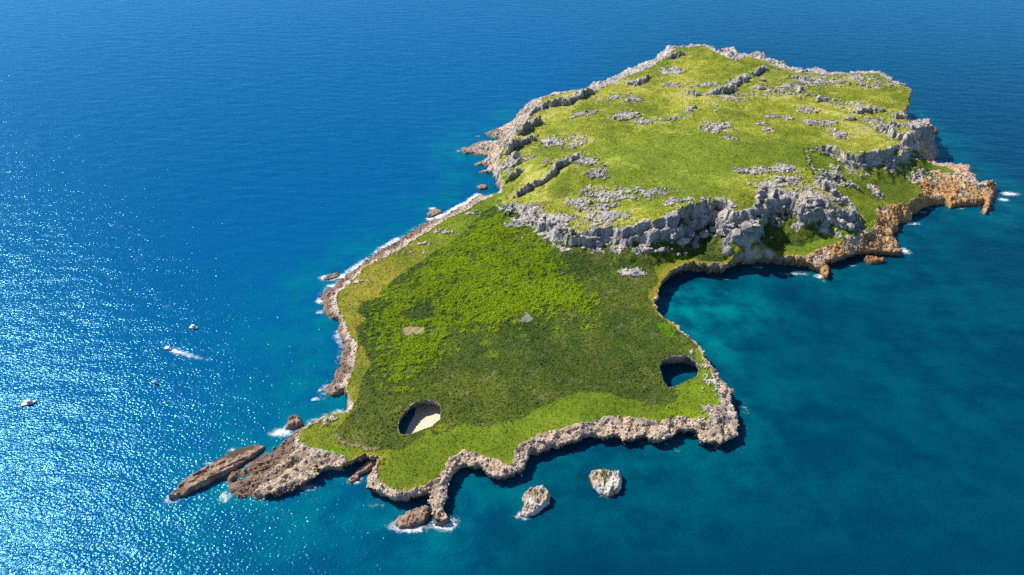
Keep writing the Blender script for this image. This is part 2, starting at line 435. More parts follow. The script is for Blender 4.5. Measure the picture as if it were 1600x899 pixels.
# rock patches without a scarp: (px, py, radius x, radius y in metres, strength)
PATCHES = [(1120,200,14,12,1),(1141,219,7,5,1),(978,175,16,8,.9),(1007,185,10,8,.9),(1050,112,16,14,.8),(1047,131,12,8,.8),(991,156,11,9,.9),
 (1116,174,5,4,1),(1208,183,8,5,1),(1230,187,8,6,1),(1191,195,5,6,1),(1199,205,5,8,.8),(912,238,10,9,1),(937,262,10,8,1),(1178,267,14,7,1),
 (1225,265,14,8,1),(1230,281,14,8,1),(912,165,14,9,.9),(1260,172,12,10,.9),(1285,192,14,10,.9),(1265,195,8,7,.9),(1311,211,9,10,1),(1367,303,7,7,.9),
 (859,222,9,7,1),(893,232,12,9,1),(922,243,10,10,1),(911,301,8,8,1),(925,285,7,14,.7),(806,244,10,10,1),(944,322,20,16,.85),(950,340,24,14,.9),(1052,315,8,6,1),
 (870,318,22,14,.8),(1010,345,22,10,.7),(1090,312,18,5,.5),(1200,290,16,8,.9),(1270,300,18,12,.9),(1310,262,12,8,1),(1140,155,30,18,.45),(900,205,18,14,.6),
 (870,200,16,12,.6),(1100,135,40,16,.35),(1280,130,40,22,.55),(1350,125,40,22,.5),(1380,190,30,30,.5),(1230,140,30,16,.5),(1340,165,30,20,.5),(960,145,24,14,.5),
 (1445,280,18,12,.9),(1480,272,20,8,.9),(1330,350,12,8,.7),(990,428,9,5,.9),(700,362,16,6,.55),(640,395,14,5,.45),(728,333,14,5,.5),(660,380,10,4,.5),
 (555,440,12,4,.4),(430,712,10,8,.5),(820,497,4,4,.0),(1100,570,4,3,1),(1080,549,3,2,1),(1085,600,4,3,.0),(1118,597,7,12,.6),(1115,640,8,14,.45),(1108,655,12,5,.5),
 (512,655,5,4,.9),(1140,320,6,6,.8),(820,330,14,8,1),(800,337,10,5,.9),(900,345,16,10,.7),(930,355,18,8,.8),(1190,150,20,8,.5),(1255,115,30,10,.6),(790,250,14,20,.7),(800,205,18,14,.6),(830,245,12,12,.6),(850,262,10,8,.5)]

# ------------------------------------------------------------------ height field
STEP = 0.8
cx = [c[0] for c in COAST]; cy = [c[1] for c in COAST]
X0, X1, Y0, Y1 = min(cx) - 8, max(cx) + 8, min(cy) - 8, max(cy) + 14
xs = np.arange(X0, X1, STEP, dtype=np.float32)
ys = np.arange(Y0, Y1, STEP, dtype=np.float32)
NX, NY = len(xs), len(ys)
GX, GY = np.meshgrid(xs, ys)
fx, fy = GX.ravel(), GY.ravel()

# coarse test keeps only the cells near land
cstep = 8
CX, CY = np.meshgrid(xs[::cstep], ys[::cstep])
cd = sdist(CX.ravel(), CY.ravel(), COAST).reshape(CX.shape)
near = np.repeat(np.repeat(cd > -16, cstep, 0), cstep, 1)[:NY, :NX].ravel()
sel = np.nonzero(near)[0]
x, y = fx[sel], fy[sel]

def make_height(x, y):
    wx = 1.6 * fbm(x, y, 16, 3, 1) + 0.9 * noise(x, y, 4.0, 5) + .4 * noise(x, y, 1.9, 6)
    wy = 1.6 * fbm(x, y, 16, 3, 21) + 0.9 * noise(x, y, 4.0, 25) + .4 * noise(x, y, 1.9, 26)
    xw, yw = x + wx, y + wy
    d, si, st, ins = poly_dist(xw, yw, COAST)
    d = np.where(ins, d, -d)
    p0, p1 = CPAR[si], CPAR[(si + 1) % len(CPAR)]
    par = p0 + (p1 - p0) * st[:, None]
    zc, cw, kind = par[:, 0], par[:, 1], par[:, 2]
    cw = np.where((zc >= 3.5) & (y < 560), np.minimum(cw, 1.3), cw)
    dg = sdist(xw, yw, G)
    plow = idw(x, y, low_pts) + 0.25 * fbm(x, y, 30, 3, 31)
    pup = idw(x, y, up_pts, 16.0) + 1.1 * fbm(x, y, 45, 4, 41)
    # cliff between the two levels
    rid = ridged(x, y, 22, 4, 51)
    dU = sdist(x + 1.5 * wx, y + 1.5 * wy, U) + 3.5 * fbm(x, y, 30, 3, 58) + 4.2 * (rid - 0.25) + 1.8 * ridged(x, y, 7.5, 3, 55)
    lw = 5.0 + 5.0 * fbm(x, y, 26, 3, 62)                 # ledge width varies along the cliff
    lf = np.clip(.5 + .45 * fbm(x, y, 34, 2, 66), .15, .85)  # ledge height too
    s_lo = smooth(-lw - 6.0, -lw - 2.0, dU + 1.2 * noise(x, y, 5, 64))
    s_hi = smooth(-3.2, 0.0, dU)
    ledge = (s_lo > .97) & (s_hi < .03)
    s = lf * s_lo + (1 - lf) * s_hi
    terr = np.floor(s * 4 + 0.35 * noise(x, y, 9, 61)) / 4
    s = np.where(s < 0.995, 0.72 * s + 0.28 * np.clip(terr + smooth(0.55, 1.0, s * 4 - np.floor(s * 4)) * 0.25, 0, 1), 1.0)
    drop = np.maximum(pup - plow, 0)
    tn = 1 + .35 * fbm(x, y, 16, 3, 57)
    talus = np.minimum(drop * 0.40, 12.0) * smooth(9, 22, drop) * np.clip(1 - np.maximum(-dU - 8, 0) / (21.0 * tn), 0, 1) * (dU < 1)
    P = plow + talus * (1 - s) + (pup - plow) * s
    cliff = (s > 0.02) & (dU < -0.4) & (drop > 3)
    rock = np.where(cliff, 1.0, 0.0) * smooth(3, 7, drop)
    rock = np.where(ledge, smooth(-.25, .1, fbm(x, y, 6, 3, 68)) * .95, rock)
    rock = np.maximum(rock, smooth(.05, .3, fbm(x, y, 7, 4, 71, .65) + .25 * smooth(-26, -6, dU) - .1) * smooth(-30, -14, dU) * (dU < 0) * smooth(6, 14, drop))
    rock = np.maximum(rock, (dU > -1) * smooth(5.5, 1.5, dU) * smooth(4, 9, drop) * (fbm(x, y, 7, 3, 73) > -0.15))
    nearr = np.zeros_like(P)
    # scarps
    for hs, L, pts in SCARPS:
        q = [bp(a, b, 46.0 if hs > 0 else 0) for a, b in pts]
        if pts[0][0] < 850: q = [bp(a, b, 24.0 if pts[0][0] < 835 else 30) for a, b in pts]
        qa = np.array(q)
        m = (x > qa[:, 0].min() - 40) & (x < qa[:, 0].max() + 40) & (y > qa[:, 1].min() - 40) & (y < qa[:, 1].max() + 60)
        if not m.any(): continue
        xx, yy = xw[m] + 2.2 * wx[m] + 2.5 * noise(x[m], y[m], 9, 84), yw[m] + 2.2 * wy[m] + 2.5 * noise(x[m], y[m], 9, 85)
        dd, i0, t0, _ = poly_dist(xx, yy, q, closed=False)
        a, b = qa[i0], qa[i0 + 1]
        side = (b[:, 0] - a[:, 0]) * (yy - a[:, 1]) - (b[:, 1] - a[:, 1]) * (xx - a[:, 0])
        sg = np.where(side > 0, dd, -dd)
        ends = np.minimum(np.hypot(xx - qa[0][0], yy - qa[0][1]), np.hypot(xx - qa[-1][0], yy - qa[-1][1]))
        prof = smooth(-1.2, 0.9, sg) * np.exp(-np.maximum(sg, 0) / L)
        cap = ((i0 == 0) & (t0 <= 0)) | ((i0 == len(q) - 2) & (t0 >= 1))
        prof = prof * np.where(cap, np.exp(-(dd / (0.5 * L)) ** 2), 1.0)
        rough = np.clip(0.62 + 0.75 * noise(xx, yy, 16, 80) + 0.35 * ridged(xx, yy, 7, 3, 81), 0.12, 1.4)
        P[m] += hs * prof * rough
        rr = smooth(-2.5, -0.5, sg) * smooth(L * 0.8, L * 0.1, sg + 7.0 * fbm(xx, yy, 7, 4, 83)) * smooth(.15, .4, rough) * np.where(cap, smooth(0.6 * L, 0.2 * L, dd), 1)
        rock[m] = np.maximum(rock[m], rr)
        nearr[m] = np.maximum(nearr[m], smooth(2.2 * L, 2, dd))
    # rock patches
    for (a, b, rx, ry, stg) in PATCHES:
        if stg <= 0: continue
        zz = 12
        if b < 330 or a > 1290: zz = 46
        if a > 1320 and b > 240: zz = 18
        if a < 860 and b < 345: zz = 24
        if a < 760 and b > 300: zz = 8
        qx, qy = bp(a, b, zz)
        m = (np.abs(x - qx) < 2 * rx) & (np.abs(y - qy) < 2 * ry)
        if not m.any(): continue
        e = 1 - np.hypot((x[m] - qx) / rx, (y[m] - qy) / ry)
        f = smooth(0.0, 0.25, e * 0.7 - 0.05 + 1.25 * fbm(x[m], y[m], 5, 4, 91, .7) + (stg - 0.8) * 0.8)
        f = f * smooth(-0.9, -0.2, e)
        rock[m] = np.maximum(rock[m], f)
        P[m] += f * stg * (0.4 + 0.9 * ridged(x[m], y[m], 5, 3, 93))
        nearr[m] = np.maximum(nearr[m], smooth(-.9, .3, e) * min(1, stg + .2))
    # bare band between the grass edge and the coast
    t = np.where(dg > 0, 1.0, np.clip(d / np.maximum(d - dg, 1e-3), 0, 1))
    band = smooth(1.2, -1.6, dg + 1.6 * fbm(x, y, 6, 3, 101))
    rock = np.maximum(rock, band)
    h = zc + (P - zc) * np.power(t, np.where(zc < 2, 1.25, .85))
    amp = np.where(dg < 0, np.clip(-dg * 0.35, 0, 1), 0) * np.clip(d * 0.3, 0, 1)
    h = h + amp * (1.7 * ridged(x, y, 11, 4, 111) - 0.5) * np.clip(0.4 + h / 12, 0.5, 1.7)
    led = np.floor(h / 1.5 + .7 * noise(x, y, 13, 115)) * 1.5 + .4
    h = h + amp * .65 * (led - h)
    # tilted beds of the western headland
    hx, hy = bp(420, 740, 5)
    hm = np.exp(-((x - hx) ** 2 + (y - hy) ** 2) / 45 ** 2) * (dg < 0)
    u = (x * math.sin(R(33)) - y * math.cos(R(33)))
    beds = noise(u * 1.0, (x + y) * 0.08, 4.5, 121) + 0.6 * noise(u, (x + y) * 0.1, 2.0, 122)
    h = h + hm * beds * 1.6
    bedc = hm * smooth(-.1, -.6, beds)
    h = h + rock * (0.95 * ridged(x, y, 4.6, 3, 131) + .55 * noise(x, y, 1.9, 135)) * smooth(-.5, 3, d)
    # step into the sea
    k = smooth(-0.4, np.maximum(cw, 0.6), d + 0.7 * noise(x, y, 4, 141))
    h = -3.5 + (h + 3.5) * k
    wall = (k > 0.02) & (k < 0.98)
    rock = np.where(wall | (d < 1.5), 1.0, rock)
    # sinkholes
    da = sdist(x + 0.25 * wx, y + 0.25 * wy, HOLE_A)
    db = sdist(x + 0.35 * wx, y + 0.35 * wy, HOLE_B)
    for dh in (da, db):
        ks = smooth(-0.2, 1.0, dh)
        h = h * (1 - ks) + (-3.0) * ks
        rock = np.where(dh > -0.7, 1.0, rock)
    return h, rock, d, dg, dU, kind, s, drop, zc, cw, da, db, bedc, nearr

h, rock, d, dg, dU, kind, s_up, drop, zc_, cw_, da_, db_, bedc, nearr = make_height(x, y)
H = np.full(NX * NY, -3.5, np.float32)
H[sel] = h
H2 = H.reshape(NY, NX)

def height_at(px_, py_):
    u = np.clip((np.asarray(px_) - X0) / STEP, 0, NX - 1.01)
    v = np.clip((np.asarray(py_) - Y0) / STEP, 0, NY - 1.01)
    iu, iv = np.floor(u).astype(int), np.floor(v).astype(int)
    a, b = u - iu, v - iv
    return (H2[iv, iu] * (1 - a) + H2[iv, iu + 1] * a) * (1 - b) + (H2[iv + 1, iu] * (1 - a) + H2[iv + 1, iu + 1] * a) * b

def on_ground(px, py):
    """first point of the land (or sea) met along the line of sight through a photo pixel"""
    dx, dy, dz = ray(px, py)
    t0, t1 = (75 - CAM_H) / dz, (0 - CAM_H) / dz
    t = np.linspace(t0, t1, 900)
    hz = np.maximum(height_at(dx * t, dy * t), 0)
    z = CAM_H + dz * t
    i = int(np.argmax(z <= hz + 1e-3)) if (z <= hz + 1e-3).any() else len(t) - 1
    return dx * t[i], dy * t[i], float(hz[i])

def zone(poly_px, z=12, xx=None, yy=None, warp=1.0):
    pts = [bp(a, b, z) for a, b in poly_px]
    return sdist(xx, yy, pts)

# ------------------------------------------------------------------ plant zones (colour of what grows there)
DARK_PX = [(770,318),(739,339),(720,361),(686,383),(652,405),(624,423),(593,444),(597,458),(565,464),(557,479),(569,493),(556,504),(558,529),(581,557),(571,573),(556,608),(552,632),(535,652),(520,667),(525,683),(547,693),(579,700),(613,700),(632,696),(648,682),(669,667),(675,677),(696,672),(723,660),(760,663),(790,656),(818,650),(840,636),(868,622),(908,611),(955,611),(975,620),(1011,629),(1044,629),(1058,617),(1056,604),(1093,576),(1088,560),(1079,548),(1094,540),(1080,530),(1050,505),(1026,488),(1012,461),(1030,438),(1021,418),(1047,404),(1075,402),(1096,411),(1136,407),(1142,395),(1159,388),(1177,389),(1211,395),(1229,388),(1255,387),(1281,378),(1321,365),(1340,352),(1320,335),(1240,320),(1180,345),(1090,370),(1000,380),(930,378),(880,355),(840,330)]
BRIGHT_PX = [(764,336),(790,345),(818,352),(840,375),(850,400),(852,420),(880,445),(915,468),(900,488),(860,478),(830,478),(800,490),(760,492),(735,488),(712,500),(690,520),(672,548),(650,565),(630,575),(612,560),(607,520),(598,490),(600,465),(630,440),(660,412),(700,382),(735,352)]
GAP_PX = [(628,486),(650,473),(668,466),(680,480),(672,494),(648,502)]
VIVID = [[(465,683),(485,694),(515,696),(541,700),(543,722),(530,709),(495,702),(470,694)], [(1020,506),(1045,508),(1060,520),(1052,533),(1035,530)]]
SPOTS = [(612,557,4,5,'v'),(645,512,9,6,'soil'),(823,497,6,6,'grey'),(817,524,4,3,'v'),(755,535,4,4,'y'),(738,515,5,4,'y'),(765,550,5,6,'y'),(985,428,10,6,'soil'),
         (700,668,8,4,'y'),(735,700,8,4,'y'),(1060,640,16,6,'y'),(1090,645,14,7,'y'),(1100,620,8,14,'y'),(880,285,12,12,'dk'),(850,296,12,5,'dull')]

def cols(*c): return np.array(c, np.float32)
C_DARK, C_DARK2 = cols(.050, .098, .014), cols(.108, .142, .015)
C_BRIGHT = cols(.225, .335, .002)
C_MID, C_YEL = cols(.142, .215, .010), cols(.270, .285, .018)
C_UP, C_UPY = cols(.176, .236, .018), cols(.335, .338, .032)
C_VIV = cols(.120, .260, .005)
C_SOIL = cols(.34, .26, .17)
C_ROCK = [cols(.31, .30, .29), cols(.45, .345, .26), cols(.42, .235, .095)]

def mixc(a, b, f): return a + (b - a) * f[:, None]

def veg_color(x, y, d, dg, dU, drop):
    n1, n2, n3 = fbm(x, y, 60, 4, 201), fbm(x, y, 14, 4, 211), fbm(x, y, 4, 3, 221)
    wx, wy = 2.2 * fbm(x, y, 12, 3, 231), 2.2 * fbm(x, y, 12, 3, 241)
    low_edge = np.minimum(d, 60)
    base = mixc(np.broadcast_to(C_MID, (len(x), 3)), C_YEL, np.clip(smooth(9, 2, low_edge + 5 * n2) * 0.9 + smooth(.25, .6, n1) * .4, 0, 1))
    # orange-yellow rim round the eastern bay
    bx, by = bp(1080, 440, 12)
    rim = smooth(11, 3, low_edge) * np.exp(-((x - bx) ** 2 + (y - by) ** 2) / 75 ** 2)
    base = mixc(base, cols(.27, .225, .022), np.clip(rim * 1.3, 0, 1))
    # left strip is yellower
    lx, ly = bp(560, 470, 8)
    ls = np.exp(-(((x - lx) / 60) ** 2 + ((y - ly) / 150) ** 2))
    base = mixc(base, cols(.27, .235, .026), np.clip(ls * 1.1 * (0.7 + 1.0 * n2), 0, .85))
    dd = zone(DARK_PX, 12, x + wx, y + wy)
    dark = smooth(-.8, 1.2, dd)
    dc = mixc(np.broadcast_to(C_DARK, (len(x), 3)), C_DARK2, np.clip(smooth(-.35, .55, n1 + .5 * n2) * .7 + .55 * smooth(420, 330, y), 0, 1))
    base = mixc(base, dc, dark)
    bd = zone(BRIGHT_PX, 13, x + 2 * wx, y + 2 * wy)
    gd = zone(GAP_PX, 11, x + wx, y + wy)
    bright_p = smooth(-30, 12, bd) * (1 - smooth(-3, 4, gd)) * dark
    n4 = noise(x, y, 2.6, 251)
    bright = smooth(.06, .34, n3 * .8 + n4 * .45 + n2 * .4 + (bright_p - .48) * .95) * (bright_p > .03)
    base = mixc(base, C_BRIGHT * .7, .38 * smooth(.1, 1, bright_p) * (.7 + .6 * n2))
    base = mixc(base, C_BRIGHT, bright * .9)
    olive = smooth(.1, .45, fbm(x, y, 24, 4, 261)) * dark * (1 - bright_p)
    base = mixc(base, cols(.125, .145, .022), olive * .4)
    bare = smooth(.40, .52, fbm(x, y, 9, 4, 265, .6)) * dark
    base = mixc(base, cols(.20, .18, .08), bare * .5)
    for v in VIVID:
        base = mixc(base, C_VIV, smooth(-2, 2, zone(v, 9, x + wx, y + wy) + 3 * n2) * .85)
    # upper plateau
    upm = smooth(-3, 1, dU) * smooth(2, 6, drop)
    ux, uy = bp(1060, 240, 49)
    core = np.exp(-(((x - ux) / 105) ** 2 + ((y - uy) / 85) ** 2))
    yf = np.clip(.62 - 1.15 * core + .75 * n1 + .55 * n2 + .25 * n3, 0, 1)
    uc = mixc(np.broadcast_to(C_UP, (len(x), 3)), C_UPY, yf)
    straw = smooth(.22, .5, n3 * .8 + n2 * .5 + .35 * n1 - .35 * core + .5 * nearr - .1) * upm
    base = mixc(base, uc, upm)
    base = mixc(base, cols(.40, .37, .15), straw * .62)
    # eastern shelf
    sx, sy = bp(1400, 290, 20)
    sh = np.exp(-(((x - sx) / 70) ** 2 + ((y - sy) / 60) ** 2)) * (1 - upm) * (1 - dark)
    base = mixc(base, mixc(np.broadcast_to(cols(.13, .185, .016), (len(x), 3)), cols(.25, .27, .02), smooth(-.1, .4, n2 + n1)), np.clip(sh * 1.4, 0, 1))
    soil = np.zeros(len(x), np.float32)
    for (a, b, rx, ry, ty) in SPOTS:
        qx, qy = bp(a, b, 40 if b < 300 else 11)
        m = (np.abs(x - qx) < 2 * rx) & (np.abs(y - qy) < 2 * ry)
        if not m.any(): continue
        e = 1 - np.hypot((x[m] - qx) / rx, (y[m] - qy) / ry)
        f = smooth(0, .35, e + .8 * n3[m] + .3 * n2[m]) * smooth(-.7, 0, e)
        c = {'v': C_VIV, 'soil': C_SOIL, 'grey': cols(.25, .24, .22), 'y': cols(.22, .30, .008), 'dk': cols(.10, .13, .02), 'dull': cols(.12, .12, .05)}[ty]
        base[m] = mixc(base[m], c, f * (.8 if ty != 'y' else .45))
        if ty in ('soil', 'grey'): soil[m] = np.maximum(soil[m], f)
    # the path-like pale line at the foot of the shrubs
    pl = [bp(a, b, 9) for a, b in [(524,676),(533,687),(548,693),(575,700),(592,700)]]
    m = (x > pl[0][0] - 10) & (x < pl[-1][0] + 10) & (y < pl[0][1] + 20)
    q, _, _, _ = poly_dist(x[m] + wx[m] * .5, y[m] + wy[m] * .5, pl, False)
    base[m] = mixc(base[m], cols(.33, .27, .17), smooth(1.5, .5, q) * .8)
    lum = 1 + .2 * n1 + .18 * n2 + .16 * n3
    return base * lum[:, None], bright, dark, upm, soil

vc, bright, dark, upm, soil = veg_color(x, y, d, dg, dU, drop)
hn = fbm(x, y, 8, 4, 301)
hn2 = noise(x, y, 2.2, 303)
# rock colour: grey / brown / ochre by stretch of coast, darker and wetter at the tide line
k0 = np.where((dg > 0) & (dU > -25), kind * 0.12, np.where(dg > 4, kind * .3, kind))
k0 = np.clip(k0 + .45 * hn, 0, 2)
rc = np.where((k0 < 1)[:, None], mixc(np.broadcast_to(C_ROCK[0], (len(x), 3)), C_ROCK[1], np.clip(k0, 0, 1)), mixc(np.broadcast_to(C_ROCK[1], (len(x), 3)), C_ROCK[2], np.clip(k0 - 1, 0, 1)))
rc = rc * (1 + .38 * hn + .2 * hn2)[:, None]
pale = smooth(.12, .4, fbm(x, y, 10, 4, 311)) * smooth(4, 9, h) * .55
rc = mixc(rc, cols(.52, .48, .44), pale)
rc = mixc(rc, cols(.13, .09, .065), np.clip(bedc, 0, 1) * .8)
gent = smooth(3.5, 1.5, zc_) * smooth(-20, -90, x)
tide = np.maximum(smooth(3.0, .8, h + 1.6 * hn), gent * smooth(5.6, 3.4, h + 1.4 * hn))
rc = mixc(rc, cols(.15, .095, .068), tide * .78)
rc = mixc(rc, cols(.52, .42, .36), gent * (1 - tide) * .6)
rkm = np.clip(rock, 0, 1)
# ragged edge between plants and rock
rkm = smooth(.35, .65, rkm + .28 * fbm(x, y, 3, 3, 321) * ((rkm > .03) & (rkm < .97)))
col = mixc(vc, rc, rkm)
# canopy relief of the plants
h = h + (1 - rkm) * (d > 0) * (bright * .45 * (noise(x, y, 1.9, 331) + .3) + dark * .22 * noise(x, y, 2.0, 333) + .12 * noise(x, y, 1.7, 335))
H[sel] = h
H2 = H.reshape(NY, NX)

# ------------------------------------------------------------------ terrain mesh
D = np.full(NX * NY, -99, np.float32)
D[sel] = d
keepv = (D > -3.2).reshape(NY, NX)
kq = keepv[:-1, :-1] & keepv[1:, :-1] & keepv[:-1, 1:] & keepv[1:, 1:]
iy, ix = np.nonzero(kq)
v00 = iy * NX + ix
quads = np.stack([v00, v00 + 1, v00 + 1 + NX, v00 + NX], 1)
used = np.unique(quads)
remap = np.zeros(NX * NY, np.int64)
remap[used] = np.arange(len(used))
full = np.zeros((NX * NY, 4), np.float32)
full[sel, :3] = col
full[:, 3] = 1
vegf = np.zeros(NX * NY, np.float32)
vegf[sel] = 1 - rkm
# cliff crags: nudge steep vertices sideways so walls are not plain ramps
gy_, gx_ = np.gradient(H2, STEP)
steep = smooth(.8, 2.2, np.hypot(gx_, gy_)).ravel()[used]
ux_, uy_, uz_ = fx[used], fy[used], H[used]
hol = np.full(NX * NY, -9, np.float32); hol[sel] = np.maximum(da_, db_)
steep = steep * smooth(-1.5, -4, hol[used])
jx = steep * (1.1 * noise(ux_ + uz_ * .7, uy_ + uz_ * .5, 4.0, 341) + .5 * noise(ux_ - uz_, uy_ + uz_, 1.8, 343))
jy = steep * (1.1 * noise(ux_ - uz_ * .6, uy_ + uz_ * .8, 4.0, 345) + .5 * noise(ux_ + uz_, uy_ - uz_, 1.8, 347))
def grid(a, fill):
    g_ = np.full(NX * NY, fill, np.float32); g_[sel] = a
    return g_.reshape(NY, NX)
def undercut(dist, amount, top, reach):
    """pull the foot of a sea cliff back under its lip"""
    gy2, gx2 = np.gradient(grid(dist, -20), STEP)
    ln = np.maximum(np.hypot(gx2, gy2), .3)
    hh = H2
    f_ = np.sqrt(1 - np.clip(hh / np.maximum(.86 * grid(top, 1), 1), 0, 1)) * grid(amount, 0) * (grid(dist, -20) > -4) * (grid(dist, -20) < reach)
    return (f_ * gx2 / ln).ravel()[used], (f_ * gy2 / ln).ravel()[used]
am = np.where((zc_ >= 3.5) & (y < 560) & (zc_ < 14), np.minimum(zc_ * .75, 8.0), 0)
cx1, cy1 = undercut(d, am, zc_, 2.6)
ha = np.where(da_ > -4, 6.5, 0); hb = np.where(db_ > -4, 6.5, 0)
cx2, cy2 = undercut(da_, ha, np.full_like(h, 9.5), 3.0)
cx3, cy3 = undercut(db_, hb, np.full_like(h, 9.5), 3.0)
co = np.stack([ux_ + jx + cx1 - cx2 - cx3, uy_ + jy + cy1 - cy2 - cy3, uz_], 1)
terrain = mesh_np('terrain', co, quads=remap[quads], mat=M_TERRAIN, smooth_shade=False,
                  attrs={'Col': ('FLOAT_COLOR', full[used]), 'veg': ('FLOAT', vegf[used])})
tag(terrain, 'green rocky island with two levels, grass on top and cliffs to the sea', kind='structure')

# ------------------------------------------------------------------ beach inside the sinkhole
hx = [p_[0] for p_ in HOLE_A]; hy = [p_[1] for p_ in HOLE_A]
bx = np.linspace(min(hx) - 10, max(hx) + 10, 50, dtype=np.float32)
by = np.linspace(min(hy) - 10, max(hy) + 10, 50, dtype=np.float32)
BX, BY = np.meshgrid(bx, by)
ccx, ccy = (min(hx) + max(hx)) / 2, (min(hy) + max(hy)) / 2
BZ = 0.085 * ((BX - ccx) * .9 - (BY - ccy - 8) * .2) + .55 + .08 * fbm(BX, BY, 6, 3, 351)
I = np.arange(49 * 49)
q0 = (I // 49) * 50 + I % 49
beach = mesh_np('beach', np.stack([BX.ravel(), BY.ravel(), BZ.ravel()], 1), quads=np.stack([q0, q0 + 1, q0 + 51, q0 + 50], 1), mat=M_SAND, smooth_shade=True)
tag(beach, 'pale sand beach at the bottom of the round sinkhole', kind='structure')

# ------------------------------------------------------------------ plant cover
rs = np.random.RandomState(5)
def cover(name, n, weight, size_fn, hgt_fn, T, label):
    w = np.cumsum(weight.astype(np.float64))
    idx = np.searchsorted(w, rs.uniform(0, w[-1], n))
    idx = np.clip(idx, 0, len(w) - 1)
    px_ = x[idx] + rs.uniform(-.5, .5, n) * STEP
    py_ = y[idx] + rs.uniform(-.5, .5, n) * STEP
    pz_ = height_at(px_, py_)
    sz, hg = size_fn(idx) * rs.uniform(.65, 1.35, n), hgt_fn(idx) * rs.uniform(.6, 1.4, n)
    # every clump: T leaf-like triangles spread through a low dome
    a = rs.uniform(0, 2 * np.pi, (n, T)); r = np.sqrt(rs.uniform(0, 1, (n, T)))
    cz = np.sqrt(np.maximum(1 - r * r, 0)) * rs.uniform(.55, 1.0, (n, T))
    c = np.stack([np.cos(a) * r * sz[:, None], np.sin(a) * r * sz[:, None], cz * hg[:, None]], -1)
    nrm = np.stack([np.cos(a) * r, np.sin(a) * r, cz + .35], -1) + rs.normal(0, .35, (n, T, 3))
    nrm /= np.linalg.norm(nrm, axis=-1, keepdims=True)
    t1 = np.cross(nrm, rs.normal(0, 1, (n, T, 3))); t1 /= np.linalg.norm(t1, axis=-1, keepdims=True)
    t2 = np.cross(nrm, t1)
    ls = (sz[:, None] * rs.uniform(.4, .75, (n, T)))[..., None]
    base = np.stack([px_, py_, pz_ + .02], 1)[:, None, :]
    A = base + c + t1 * ls
    B = base + c - t1 * ls * .5 + t2 * ls * .8
    Cc = base + c - t1 * ls * .5 - t2 * ls * .8
    V = np.stack([A, B, Cc], 2).reshape(-1, 3)
    tint = (col[idx] * rs.uniform(.8, 1.22, (n, 1)))
    tint = tint[:, None, :] * rs.uniform(.88, 1.12, (n, T, 1))
    cc = np.ones((n * T * 3, 4), np.float32)
    cc[:, :3] = np.repeat(tint.reshape(-1, 3), 3, 0)
    ob = mesh_np(name, V, tris=np.arange(n * T * 3).reshape(-1, 3), mat=M_LEAF, attrs={'Col': ('FLOAT_COLOR', cc)})
    tag(ob, label, kind='stuff')
    return ob

vegm = (rkm < .35) & (d > .8) & (h > 1.5) & (soil < .4)
cover('shrub_cover', 90000, vegm * np.where(dark > .5, .6 + 1.6 * bright, 0), lambda i: .5 + .12 * bright[i], lambda i: .42 + .55 * bright[i], 6,
      'dense dark and bright green shrubs covering the lower plateau')
cover('bush_cover', 1300, vegm * np.where(dark > .5, .4 + smooth(-.1, .4, fbm(x, y, 30, 3, 401)), .12), lambda i: np.full(len(i), .8), lambda i: np.full(len(i), .8), 14,
      'taller rounded bushes dotted over the shrubs and grass')
cover('grass_cover', 80000, vegm * np.where(dark > .5, 0, 1.0), lambda i: np.full(len(i), .5), lambda i: np.full(len(i), .38), 5,
      'yellow green grass covering the upper plateau and the rims')

# ------------------------------------------------------------------ sea
def axis(lo, hi, step, far):
    core = np.arange(lo, hi, step)
    out, s_, p_ = [], step, hi
    while p_ < far:
        out.append(p_); s_ *= 1.25; p_ += s_
    left, s_, p_ = [], step, lo
    while p_ > -far:
        s_ *= 1.25; p_ -= s_; left.append(p_)
    return np.concatenate([left[::-1], core, out]).astype(np.float32)
sxs, sys_ = axis(X0 - 130, X1 + 60, 2.0, 30000), axis(Y0 - 30, Y1 + 10, 2.0, 30000)
SX, SY = np.meshgrid(sxs, sys_)
ax_, ay_ = SX.ravel(), SY.ravel()
wxs = ax_ + 1.6 * fbm(ax_, ay_, 16, 3, 1); wys = ay_ + 1.6 * fbm(ax_, ay_, 16, 3, 21)
sd, si, st, sin_ = poly_dist(wxs, wys, COAST)
fo = CPAR[si, 3] + (CPAR[(si + 1) % len(CPAR), 3] - CPAR[si, 3]) * st
out_d = np.where(sin_, 0, sd)
foam = fo * (smooth(9, .5, out_d) * .72 + smooth(26, 4, out_d) * .24)
foam = foam * (.72 + .45 * fbm(ax_, ay_, 26, 3, 501))
